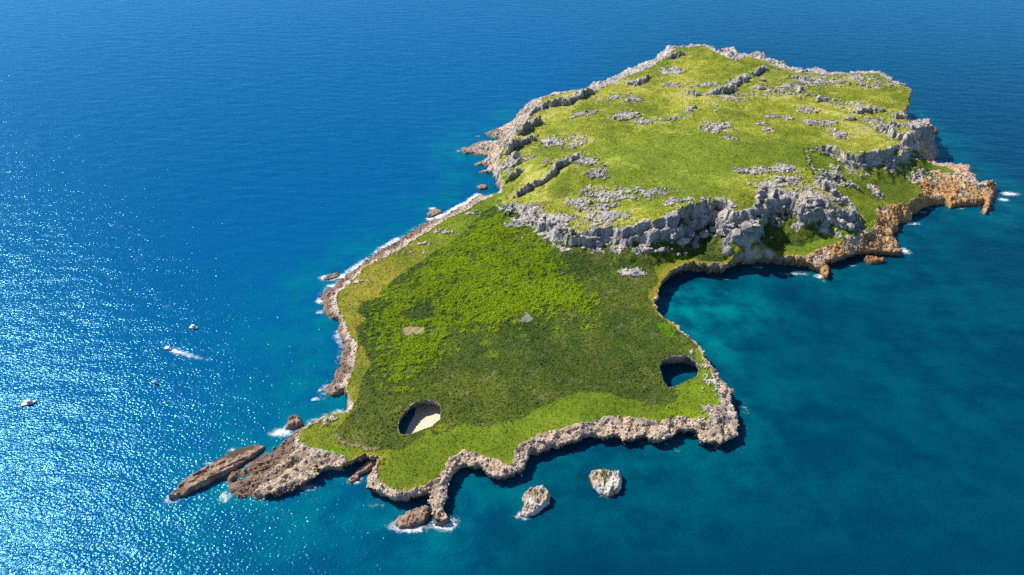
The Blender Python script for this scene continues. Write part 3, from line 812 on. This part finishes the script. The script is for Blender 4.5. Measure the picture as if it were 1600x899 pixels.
# breaking water spots: px, py, rx, ry (m), strength
FOAM = [(1577,303,16,8,.62),(1568,312,10,6,.6),(1425,349,12,6,.6),(1412,392,9,10,.6),(1400,396,14,5,.45),(1240,428,26,5,.5),(1283,432,10,6,.6),(1185,418,10,4,.5),
 (1130,436,16,4,.42),(640,826,16,5,.62),(618,822,8,5,.6),(694,820,12,7,.65),(705,812,10,6,.45),(815,806,7,4,.6),(822,808,5,3,.6),(855,800,7,5,.35),(945,776,10,4,.45),(492,624,5,3,.6),
 (440,676,12,6,.65),(452,668,8,5,.6),(535,432,14,6,.66),(515,434,12,7,.75),(600,385,14,4,.45),(686,338,8,8,.75),(672,342,6,6,.7),(676,326,8,5,.6),(500,488,6,5,.55),(1042,697,8,6,.42),(1060,704,10,5,.35),(1120,700,7,5,.45),(1150,700,12,8,.3),
 (1465,245,6,8,.5),(1460,228,6,8,.45),(870,703,8,4,.3),(925,700,8,3,.25),(555,750,8,5,.55),(716,236,6,6,.5),(746,213,6,5,.45),(270,780,9,6,.55),(292,768,10,4,.4),(352,776,7,7,.55),(400,784,14,4,.4),
 (1275,100,60,4,.42),(1290,112,20,8,.35),(1440,180,6,10,.4),(1466,182,12,3,.3),(460,765,20,4,.4),(330,724,14,3,.5),(365,703,12,3,.5),(296,752,12,3,.5),(1290,425,14,5,.45),(1515,322,20,4,.45),(1455,326,10,5,.45),(1130,600,6,6,.3),(590,790,14,4,.4),(480,762,16,5,.5),(740,742,8,4,.35),(1000,694,12,4,.35),(1165,640,8,8,.4),(1160,670,8,8,.4),(960,700,10,4,.3),(1330,415,14,4,.45),(1395,372,6,8,.5),(1500,326,14,4,.45),(1442,332,8,5,.5),(1165,425,14,4,.4),(516,604,8,8,.5),(500,470,6,8,.6),(520,447,10,5,.6),(560,415,10,5,.5)]
for (a, b, rx, ry, st_) in FOAM:
    qx, qy = bp(a, b, 0)
    foam = np.maximum(foam, st_ * 1.15 * np.exp(-((ax_ - qx) / rx) ** 2 - ((ay_ - qy) / ry) ** 2))
# wake of the running boat
WAKE = [(268,547),(284,551),(300,557),(316,561),(335,563)]
wk = [bp(a, b, 0) for a, b in WAKE]
q, qi, qt, _ = poly_dist(ax_, ay_, wk, False)
along = (qi + qt) / (len(wk) - 1)
foam = np.maximum(foam, (0.78 - .40 * along) * np.exp(-(q / (3.2 + 2.0 * along)) ** 2))
wk2 = [bp(a, b, 0) for a, b in [(262,545),(268,551),(276,556)]]
q, qi, qt, _ = poly_dist(ax_, ay_, wk2, False)
foam = np.maximum(foam, .5 * np.exp(-(q / 2.0) ** 2))
shal = smooth(75, 2, out_d) * (.34 + .2 * smooth(50, -100, ax_))
SH = [(1075,475,35,40,1.0),(1130,480,60,40,.7),(1180,590,70,60,.45),(1100,540,30,50,.7),(1240,520,90,70,.35),(1330,560,90,60,.28),(1450,350,70,30,.35),(500,590,40,50,.5),(540,635,14,10,.5),
      (470,520,70,90,.35),(420,640,70,40,.35),(620,820,50,20,.35),(460,790,40,14,.35),(900,740,60,30,.2),(1180,700,60,50,.25),(1250,420,40,12,.5),(690,320,60,30,.3),(730,285,40,40,.3),(1060,590,30,20,.3),(1450,620,120,90,.30),(1400,740,120,60,.28),(1300,640,90,70,.3),(1500,480,120,90,.3),(1250,780,120,40,.3),(1000,800,90,30,.25)]
for (a, b, rx, ry, st_) in SH:
    qx, qy = bp(a, b, 0)
    if a > 1150: st_ *= .6
    shal = np.maximum(shal, st_ * np.exp(-((ax_ - qx) / rx) ** 2 - ((ay_ - qy) / ry) ** 2))
teal = smooth(-250, 90, ax_ + .35 * (330 - ay_)) * smooth(1900, 450, ay_)  # falls off leftward and far out, where reflected brightness is painted in
nxs, nys = len(sxs), len(sys_)
I = np.arange((nxs - 1) * (nys - 1))
q0 = (I // (nxs - 1)) * nxs + I % (nxs - 1)
sea = mesh_np('sea', np.stack([ax_, ay_, np.zeros_like(ax_)], 1), quads=np.stack([q0, q0 + 1, q0 + 1 + nxs, q0 + nxs], 1), mat=M_SEA, smooth_shade=True,
              attrs={'foam': ('FLOAT', foam), 'shallow': ('FLOAT', shal), 'teal': ('FLOAT', teal)})
tag(sea, 'deep blue rippled sea with sun glitter and teal shallows', kind='structure')

# ------------------------------------------------------------------ rocks standing in the water
def rock_mass(name, outline_px, ztop, tilt, mat, label, cat, group=None, step=.45, rough=1.0, seed=0, edge=2.2, bedang=None, z_edge=0.5):
    """rock with a traced waterline: steep broken flanks, uneven top; tilt = (height gained per metre in x, in y)"""
    pts = [bp(a, b, z_edge) for a, b in outline_px]
    ox, oy = np.mean([p_[0] for p_ in pts]), np.mean([p_[1] for p_ in pts])
    lx0, lx1 = min(p_[0] for p_ in pts) - 2, max(p_[0] for p_ in pts) + 2
    ly0, ly1 = min(p_[1] for p_ in pts) - 2, max(p_[1] for p_ in pts) + 2
    A, B = np.meshgrid(np.arange(lx0, lx1, step, dtype=np.float32), np.arange(ly0, ly1, step, dtype=np.float32))
    a, b = A.ravel(), B.ravel()
    wx, wy = .8 * fbm(a, b, 6, 3, seed + 401), .8 * fbm(a, b, 6, 3, seed + 405)
    dd = sdist(a + wx, b + wy, pts)
    top = ztop + tilt[0] * (a - ox) + tilt[1] * (b - oy)
    if bedang is None:
        rg = ridged(a, b, 6.5, 4, seed + 411)
        top = top * (.78 + .4 * rg) + rough * 1.1 * ridged(a, b, 2.6, 3, seed + 415)
    else:
        u = a * math.sin(bedang) - b * math.cos(bedang)
        v = a * math.cos(bedang) + b * math.sin(bedang)
        top = top + rough * (1.0 * noise(u, v * .12, 3.0, seed + 421) + .5 * noise(u, v * .2, 1.4, seed + 423) + .3 * noise(u, v, 2.0, seed + 425))
    top = top + .5 * (np.floor(top / .9) * .9 + .45 - top) + .35 * noise(a, b, 1.3, seed + 427)
    top = np.maximum(top, .5)
    hh = -2.5 + (top + 2.5) * smooth(-1.5, edge - .7, dd)
    ny, nx = A.shape
    kv = (dd > -2.2).reshape(ny, nx)
    kq = kv[:-1, :-1] & kv[1:, :-1] & kv[:-1, 1:] & kv[1:, 1:]
    jy_, jx_ = np.nonzero(kq)
    v0 = jy_ * nx + jx_
    qd = np.stack([v0, v0 + 1, v0 + 1 + nx, v0 + nx], 1)
    us = np.unique(qd)
    rm = np.zeros(nx * ny, np.int64); rm[us] = np.arange(len(us))
    jj = .28 * step * rs.normal(0, 1, (len(us), 2))
    cc = np.stack([a[us] - ox + jj[:, 0], b[us] - oy + jj[:, 1], hh[us]], 1)
    ob = mesh_np(name, cc, quads=rm[qd], mat=mat)
    ob.location = (ox, oy, 0)
    return tag(ob, label, cat, group)

rock_mass('rock_slab', [(266,779),(290,752),(325,728),(360,706),(400,694),(413,699),(400,711),(379,725),(354,742),(317,758),(289,774)], 2.3, (.15, -.20), M_BROWN,
          'long narrow brown rock slab lying off the western headland', 'rock', edge=.9, bedang=R(36), seed=1, rough=1.5, step=.35)
stack = rock_mass('sea_stack', [(919,744),(924,739),(945,739),(958,741),(969,738),(972,748),(971,762),(966,772),(950,778),(935,770),(926,762)], 5.0, (.08, .10), M_WHITE,
          'pale rock stack with green on top, off the southern shore', 'rock', seed=2, edge=2.6)
def tuft_patch(parent, cx_, cy_, rx, ry, z0, n):
    cen = np.stack([rs.normal(cx_, rx * .5, n), rs.normal(cy_, ry * .5, n), np.full(n, z0) + rs.uniform(-.5, .5, n)], 1)
    T = 6
    V = cen[:, None, None, :] + rs.normal(0, .42, (n, T, 3, 3)) * np.array([1, 1, .6])
    cc = np.ones((n * T * 3, 4), np.float32)
    cc[:, :3] = np.repeat(cols(.15, .17, .02) * rs.uniform(.6, 1.3, (n * T, 1)), 3, 0)
    return mesh_np('grass_patch', V.reshape(-1, 3), tris=np.arange(n * T * 3).reshape(-1, 3), mat=M_LEAF, parent=parent, attrs={'Col': ('FLOAT_COLOR', cc)})
mz = np.array([v.co[:] for v in stack.data.vertices])
mm = np.hypot(mz[:, 0] + 1, mz[:, 1] - 3) < 3.5
tuft_patch(stack, -1, 3, 4.0, 3.0, float(mz[mm, 2].mean()) + .5, 60)['kind'] = 'stuff'
rock_mass('sea_stack', [(812,806),(818,790),(815,780),(822,772),(838,764),(850,766),(860,775),(858,787),(848,796),(836,806),(822,810)], 5.0, (-.05, .25), M_WHITE,
          'white and ochre rock stack left of the green-topped stack', 'rock', seed=7, edge=2.4)
rock_mass('rock_islet', [(614,816),(622,806),(645,797),(668,792),(674,800),(664,818),(640,826),(622,826)], 2.8, (.10, .05), M_BROWN,
          'low brown rock with surf at the foot of the southern spur', 'rock', seed=12)
rock_mass('rock_islet', [(676,812),(686,806),(700,806),(702,816),(690,822),(678,822)], 2.8, (0, .05), M_BROWN,
          'small dark wave-washed rock at the tip of the southern spur', 'rock', seed=15)
rock_mass('rock_islet', [(446,670),(450,657),(462,651),(471,654),(472,664),(462,670)], 4.0, (.02, .02), M_BROWN,
          'small dark brown rock in surf beside the western shore', 'rock', seed=18)
rock_mass('rock_islet', [(1347,408),(1352,402),(1370,404),(1384,408),(1380,412),(1360,413)], 3.5, (0, 0), M_ORANGE,
          'low ochre rock just off the eastern coast', 'rock', seed=21)
rock_mass('rock_islet', [(552,742),(560,733),(578,722),(588,722),(586,729),(572,737),(560,743)], 3.0, (.06, .03), M_BROWN,
          'tilted brown slab inside the small southwestern cove', 'rock', seed=24, bedang=R(33), edge=1.4)
rock_mass('rock_islet', [(543,751),(550,745),(560,743),(559,749),(550,754)], 1.8, (0, 0), M_BROWN,
          'small rock in foam at the mouth of the southwestern cove', 'rock', seed=27, edge=1.2)
rock_mass('rock_islet', [(745,293),(752,290),(760,291),(759,295),(750,296)], 2.5, (0, 0), M_BROWN,
          'small flat rock in the water by the northwestern cove', 'rock', seed=30, edge=1.2, rough=.4)
rock_mass('rock_islet', [(667,334),(676,327),(688,328),(690,333),(678,338),(668,341)], 1.2, (0, 0), M_BROWN,
          'low dark rocks in surf off the long western shore', 'rock', seed=33, edge=1.4, rough=.4)
rock_mass('rock_islet', [(505,434),(514,429),(528,426),(532,430),(520,436),(508,438)], 0.9, (0, 0), M_BROWN,
          'wave-washed rock where the western shore bends', 'rock', seed=36, edge=1.4, rough=.4)
rock_mass('rock_islet', [(1446,204),(1452,199),(1462,203),(1464,209),(1454,211)], 4.0, (0, 0), M_BROWN,
          'dark rock below the northeastern cliff', 'rock', seed=39)

# ------------------------------------------------------------------ boulders and outcrops
def stone_mesh(seed, npt):
    r = random.Random(seed)
    bm = bmesh.new()
    for i in range(npt):
        v = Vector((r.gauss(0, 1), r.gauss(0, 1), r.gauss(0, 1))).normalized()
        v *= r.uniform(.82, 1.1)
        bm.verts.new((v.x, v.y * .85, v.z * .75))
    bmesh.ops.convex_hull(bm, input=bm.verts)
    for v in [v for v in bm.verts if not v.link_faces]: bm.verts.remove(v)
    me = bpy.data.meshes.new('stone_shape')
    bm.to_mesh(me); bm.free()
    return me
STONES = []
for i in range(14):
    me = stone_mesh(i, 22)
    me.materials.append(M_GREY)
    STONES.append(me)
rnd = random.Random(3)
def put_stone(name, loc, r, parent=None, sink=.3):
    ob = bpy.data.objects.new(name, rnd.choice(STONES))
    COL.objects.link(ob)
    ob.scale = (r * rnd.uniform(.85, 1.25), r * rnd.uniform(.8, 1.15), r * rnd.uniform(.7, 1.05))
    ob.rotation_euler = (rnd.uniform(-.4, .4), rnd.uniform(-.4, .4), rnd.uniform(0, 6.28))
    ob.location = (loc[0], loc[1], loc[2] + r * (.62 - sink))
    if parent: ob.parent = parent
    return ob

# single large boulders below the front cliff: px, py, radius, label
BIG = [(1100,369,4.6,'largest round grey boulder on the dark shrubs below the front cliff'),(1066,380,5.2,'big blocky boulder at the left end of the boulder field'),
 (1078,368,4.0,'boulder just behind the big blocky one, left end of the field'),(1086,385,3.2,'lone boulder lowest on the shrub slope under the cliff'),(1113,361,3.6,'tall boulder directly right of and behind the largest round boulder'),
 (1127,366,3.5,'squat boulder right of the largest round boulder'),(1168,358,5.0,'broad boulder at the right end of the main boulder field'),(1181,357,3.8,'boulder at the far right of the main field, before the dark hollow'),
 (1150,368,4.0,'low wide boulder at the front edge of the field, right of centre'),(1052,375,3.8,'boulder hard against the cliff foot at the far left'),(1327,356,3.6,'boulder at the right-hand foot of the eastern talus'),
 (1061,399,2.2,'left of two small boulders in the shrubs near the yellow bay rim'),(1071,398,2.2,'right of two small boulders in the shrubs near the yellow bay rim'),
 (806,246,5.0,'large pale oval boulder on the western slope above the cove'),(912,389,2.0,'small boulder in dark shrubs under the western end of the cliff'),
 (1034,393,3.0,'pale boulder left of the boulder field, near the dry patch'),(1016,391,2.0,'small boulder left of the pale one, below the shaded cliff'),
 (1096,350,4.0,'square boulder on the ledge high against the cliff')]
for (a, b, r_, lab) in BIG:
    o = put_stone('boulder', on_ground(a, b), r_ * 1.35)
    tag(o, lab, 'boulder', 'boulders below the front cliff')
# the crowd of smaller blocks on the talus
TAL = [((1010,384),(1090,372),14,5,'grey block at the foot of the shaded left part of the front cliff'),((1085,352),(1180,352),26,9,'grey block high on the rubble slope under the middle of the front cliff'),
       ((1130,362),(1175,366),10,5,'grey block at the front of the boulder field, right of the round boulder'),((1050,372),(1085,372),12,7,'grey block crowded round the big blocky boulder'),
       ((1215,326),(1325,352),34,5,'grey block along the lower edge of the eastern talus'),((1245,318),(1320,338),18,5,'grey block high on the eastern talus under the arch cave'),
       ((1285,268),(1335,292),22,7,'dark block tumbled below the pile where the two cliffs meet'),((1050,392),(1010,396),6,4,'small stone in dark shrubs near the dry patch'),
       ((905,372),(945,384),9,4,'grey block below the low western end of the cliff'),((820,332),(900,365),16,6,'pale block on the rubble slope running up to the western cove'),
       ((1290,258),(1315,266),9,3,'grey block on the grass under the left end of the upper eastern scarp'),((1300,300),(1328,345),14,4,'block on the bright grass side of the eastern talus')]
for (p0, p1, n_, sp, lab) in TAL:
    for i in range(n_):
        t_ = rnd.random()
        a = p0[0] + (p1[0] - p0[0]) * t_ + rnd.gauss(0, sp * .6); b = p0[1] + (p1[1] - p0[1]) * t_ + rnd.gauss(0, sp * .5)
        o = put_stone('boulder', on_ground(a, b), rnd.choice([1.3, 1.7, 2.1, 2.6, 3.2]))
        tag(o, lab, 'boulder', lab.replace('grey block', 'blocks').replace('dark block', 'blocks').replace('pale block', 'blocks').replace('small stone', 'stones'))

# loose rubble on all bare rock, too small to count
def rubble(n):
    w = np.cumsum(((rkm > .6) & (d > 1.0) & (h > .6) & (da_ < -1) & (db_ < -1) & (y < 900)).astype(np.float64) * np.where(dg < 0, 1.0, .6))
    idx = np.searchsorted(w, rs.uniform(0, w[-1], n))
    px_, py_ = x[idx] + rs.uniform(-.4, .4, n), y[idx] + rs.uniform(-.4, .4, n)
    pz_ = height_at(px_, py_)
    V, F, C = [], [], []
    protos = []
    for me in STONES[:8]:
        vv = np.array([q_.co[:] for q_ in me.vertices], np.float32)
        me.calc_loop_triangles()
        protos.append((vv, np.array([t_.vertices[:] for t_ in me.loop_triangles])))
    off = 0
    for i in range(n):
        vv, ff = protos[i & 7]
        a_ = rs.uniform(0, 6.28); sc_ = .35 + 1.0 * rs.rand() ** 3
        ca, sa = math.cos(a_) * sc_, math.sin(a_) * sc_
        V.append(np.stack([vv[:, 0] * ca - vv[:, 1] * sa + px_[i], vv[:, 0] * sa + vv[:, 1] * ca + py_[i], vv[:, 2] * sc_ * rs.uniform(.6, 1.1) + pz_[i] + .15 * sc_], 1))
        F.append(ff + off); off += len(vv)
        C.append(np.repeat((rc[idx[i]] * rs.uniform(.75, 1.5))[None, :], len(vv), 0))
    cc = np.ones((off, 4), np.float32); cc[:, :3] = np.clip(np.concatenate(C), 0, .75)
    ob = mesh_np('rock_rubble', np.concatenate(V), tris=np.concatenate(F), mat=M_TERRAIN, attrs={'Col': ('FLOAT_COLOR', cc), 'veg': ('FLOAT', np.zeros(off))})
    return tag(ob, 'loose stones strewn over the bare coastal rock and cliff foot', kind='stuff')
rubble(16000)

# outcrops on the grass of the upper plateau: px, py, spread x, spread y (m), stones, size, label
OUT = [(1120,200,11,9,14,2.2,'largest grey outcrop alone in the middle of the upper grass'),(1141,219,5,3,5,1.9,'small outcrop just below right of the central one'),
 (978,175,13,4,8,1.9,'wide pale outcrop on the left part of the upper grass'),(1007,186,8,4,6,1.7,'outcrop between the wide pale one and the stone line'),(1062,184,15,4,10,1.5,'low line of stones left of the central outcrop'),
 (1081,172,6,5,6,1.9,'knot of stones at the right end of the stone line'),(1116,174,3,2,3,1.8,'lone pair of stones above the central outcrop'),(1208,183,5,3,4,1.9,'flat small outcrop right of the central one'),
 (1230,187,5,4,5,1.9,'round small outcrop next to the flat one'),(1191,195,3,4,4,1.6,'few stones on the grass right of the central outcrop'),(912,238,6,5,7,2.2,'outcrop on the western slope edge, beside a pale rocky patch'),
 (937,262,7,4,6,1.9,'short diagonal outcrop above the western scarp end'),(1178,267,11,4,8,1.8,'scattered pale stones behind the front cliff'),(1225,265,10,5,9,2.0,'rubble behind the cliff, right of the scattered pale stones'),
 (1230,281,10,5,9,2.2,'rocky crest right at the back of the dark cliff hollow'),(1311,212,6,7,8,2.3,'grey knob left of the eastern upper scarp'),(893,231,8,5,6,2.3,'grey ledge outcrop above the western scarps'),
 (859,221,7,4,5,2.2,'grey ledge outcrop nearest the western coast'),(911,301,5,5,6,1.8,'round pale outcrop on the slope above the western cliff'),(947,328,14,10,16,1.7,'loose pale rubble on the cliff brow at the left'),
 (1052,315,5,3,5,1.6,'small outcrop on the brow above the shaded cliff'),(1260,172,8,7,8,2.0,'outcrop in the rocky right half of the upper plateau, nearest its middle'),(1285,192,9,5,7,1.8,'loose stones right of the two small outcrops'),
 (1265,196,5,4,4,1.7,'few stones just below the loose stones on the right'),(1047,131,9,5,6,1.9,'pale stones near the northern brow'),(991,156,8,5,6,1.9,'small outcrop near the northwestern rim'),
 (1198,205,4,5,4,1.6,'thin scatter of stones below the two small outcrops'),(1140,145,20,4,12,2.2,'rugged ridge of stones running to the northern hump'),(1180,124,12,4,9,2.8,'dark blocks at the upper end of the rugged ridge'),
 (1215,146,20,3,10,1.9,'row of stones right of the rugged ridge'),(1305,268,9,6,10,3.0,'dark block pile where the two cliffs meet'),(1294,156,8,4,6,2.6,'dark ledge blocks on the northeastern grass'),
 (1360,173,14,4,8,2.2,'row of dark blocks near the eastern rim'),(1140,84,8,6,8,3.5,'big brown block on the northern skyline'),(1190,88,8,5,6,3.0,'dark block right of the big one on the northern skyline'),
 (1290,122,22,6,10,2.2,'low stones along the northeastern rim'),(1367,303,5,4,5,1.6,'pale stones on the eastern shelf grass'),(1100,570,3,2,3,1.3,'flat pale stones beside the flooded sinkhole'),(1078,549,2,1,2,1.4,'pair of flat pale stones above the flooded sinkhole'),
 (990,427,6,3,6,1.5,'pale stones on the bare patch by the bay'),(512,655,3,2,4,1.2,'white stones at the grass edge above the western surf'),(835,320,10,6,10,2.6,'grey crags at the western end of the cliff'),(800,322,7,4,7,2.5,'crag cluster nearest the western cove')]
for (a, b, sx_, sy_, n_, sz_, lab) in OUT:
    X_, Y_, Z_ = on_ground(a, b)
    e = empty('rock_outcrop', (X_, Y_, Z_))
    tag(e, lab, 'outcrop', 'rock outcrops of the upper plateau')
    for i in range(n_):
        dx_, dy_ = rnd.gauss(0, sx_ * .55), rnd.gauss(0, sy_ * .55)
        zz = float(height_at(X_ + dx_, Y_ + dy_)) - Z_
        put_stone('stone', (dx_, dy_, zz), sz_ * (.28 + 1.5 * rnd.random() ** 3), e, .52)

# ------------------------------------------------------------------ boats
def bm_obj(name, bm, mat, parent):
    me = bpy.data.meshes.new(name)
    bmesh.ops.recalc_face_normals(bm, faces=bm.faces)
    bm.to_mesh(me); bm.free()
    me.materials.append(mat)
    ob = bpy.data.objects.new(name, me)
    COL.objects.link(ob)
    ob.parent = parent
    return ob

def loft(sections):
    bm = bmesh.new()
    rings = [[bm.verts.new(v) for v in s_] for s_ in sections]
    n_ = len(rings[0])
    for a, b in zip(rings, rings[1:]):
        for i in range(n_ - 1):
            bm.faces.new((a[i], a[i + 1], b[i + 1], b[i]))
    bm.faces.new(rings[0])
    return bm

def hull(L, W, Hh, parent, mat):
    secs, deck = [], []
    for i in range(11):
        t_ = i / 10
        xx = -L / 2 + L * t_
        w = W / 2 * (1 - max(0, (t_ - .45) / .55) ** 2.2) * (.9 + .1 * min(1, t_ * 4)) + .02
        zt = Hh * (.85 + .35 * t_ ** 2)
        zb = -.35 + .55 * max(0, (t_ - .6) / .4) ** 2
        secs.append([(xx, w, zt), (xx, w * .93, zt * .45), (xx, w * .65, .0 if zb < 0 else zb), (xx, 0, zb), (xx, -w * .65, .0 if zb < 0 else zb), (xx, -w * .93, zt * .45), (xx, -w, zt)])
        deck.append([(xx, w * .92, zt - .12), (xx, 0, zt - .08), (xx, -w * .92, zt - .12)])
    h_ = bm_obj('hull', loft(secs), mat, parent)
    bm = bmesh.new()
    rr = [[bm.verts.new(v) for v in s_] for s_ in deck]
    for a, b in zip(rr, rr[1:]):
        for i in range(2): bm.faces.new((a[i], a[i + 1], b[i + 1], b[i]))
    bm_obj('deck', bm, M_DECK, parent)
    return h_

def taper_box(x0, x1, w0, w1, z0, z1, rake=.2, shrink=.85):
    bm = bmesh.new()
    bot = [(x0, w0 / 2, z0), (x1, w1 / 2, z0), (x1, -w1 / 2, z0), (x0, -w0 / 2, z0)]
    top = [(x0 + rake * .3, w0 / 2 * shrink, z1), (x1 - rake, w1 / 2 * shrink, z1), (x1 - rake, -w1 / 2 * shrink, z1), (x0 + rake * .3, -w0 / 2 * shrink, z1)]
    vb = [bm.verts.new(v) for v in bot]; vt = [bm.verts.new(v) for v in top]
    bm.faces.new(vb[::-1]); bm.faces.new(vt)
    for i in range(4): bm.faces.new((vb[i], vb[(i + 1) % 4], vt[(i + 1) % 4], vt[i]))
    bmesh.ops.bevel(bm, geom=bm.edges[:], offset=.05, segments=1, affect='EDGES')
    return bm

def pole(p0, p1, r_):
    bm = bmesh.new()
    a, b = Vector(p0), Vector(p1)
    m = Matrix.Translation((a + b) / 2) @ (b - a).to_track_quat('Z', 'Y').to_matrix().to_4x4()
    bmesh.ops.create_cone(bm, cap_ends=True, segments=8, radius1=r_, radius2=r_ * .8, depth=(b - a).length, matrix=m)
    return bm

def boat_common(e, L, W, Hh, mat=M_HULL, engines=1):
    hull(L, W, Hh, e, mat)
    for i in range(engines):
        y_ = (i - (engines - 1) / 2) * .7
        g = bm_obj('outboard_motor', taper_box(-L / 2 - .55, -L / 2 - .02, .45, .5, .1, Hh + .35, .15, .8), M_ENGINE, e)
        g.location.y = y_

def place_boat(px, py, rz):
    X_, Y_ = bp(px, py, 0)
    return empty('motor_boat', (X_, Y_, 0.05), rz)

def cabin_boat(px, py, rz, L, label):
    e = place_boat(px, py, rz)
    W = L * .32
    boat_common(e, L, W, 1.15, engines=2)
    c = bm_obj('cabin', taper_box(-L * .12, L * .26, W * .72, W * .55, 1.0, 2.3, .7), M_HULL, e)
    for sgn in (1, -1):
        bm_obj('window', taper_box(-L * .08, L * .12, .06, .06, 1.55, 2.05, .15).copy(), M_GLASS, c).location.y = sgn * W * .335
    bm_obj('windshield', taper_box(L * .19, L * .235, W * .5, W * .46, 1.5, 2.1, .12), M_GLASS, c)
    bm_obj('bridge_roof', taper_box(-L * .22, L * .16, W * .8, W * .7, 2.9, 3.05, .2, .95), M_HULL, e)
    for (u_, v_) in ((-.2, 1), (-.2, -1), (.1, 1), (.1, -1)):
        bm_obj('roof_post', pole((L * u_, v_ * W * .33, .95), (L * u_, v_ * W * .33, 2.95), .05), M_METAL, e)
    bm_obj('antenna', pole((-L * .05, 0, 3.0), (-L * .12, 0, 5.2), .05), M_METAL, e)
    bm_obj('bow_rail', pole((L * .25, W * .36, 1.75), (L * .47, .1, 1.95), .04), M_METAL, e)
    bm_obj('bow_rail', pole((L * .25, -W * .36, 1.75), (L * .47, -.1, 1.95), .04), M_METAL, e)
    return tag(e, label, 'boat', 'boats west of the island')

def open_boat(px, py, rz, L, canopy_mat, label, hull_mat=M_HULL):
    e = place_boat(px, py, rz)
    W = L * .28
    boat_common(e, L, W, .95, hull_mat)
    for u_ in (-.22, -.05, .12, .27):
        bm_obj('bench', taper_box(L * u_ - .2, L * u_ + .2, W * .8, W * .78, .72, .98, .03, .95), M_DECK, e)
    bm_obj('console', taper_box(-L * .34, -L * .26, .9, .8, .8, 1.6, .15), M_HULL, e)
    bm_obj('canopy', taper_box(-L * .3, L * .24, W * 1.02, W * .95, 2.25, 2.4, .15, .92), canopy_mat, e)
    for (u_, v_) in ((-.27, 1), (-.27, -1), (.2, 1), (.2, -1)):
        bm_obj('canopy_post', pole((L * u_, v_ * W * .42, .8), (L * u_, v_ * W * .42, 2.28), .04), M_METAL, e)
    return tag(e, label, 'boat', 'boats west of the island')

cabin_boat(303, 513, R(-6), 7.2, 'small white cabin boat at anchor, nearest the island')
open_boat(262, 546, R(172), 6.4, M_HULL, 'white speedboat running left with a foaming wake behind it')
cabin_boat(46, 631, R(22), 9.5, 'larger white boat in the sun glitter near the left edge')
open_boat(243, 599, R(-30), 7.0, M_BLUE, 'small boat under a bright blue canopy below the speedboat', M_NAVY)
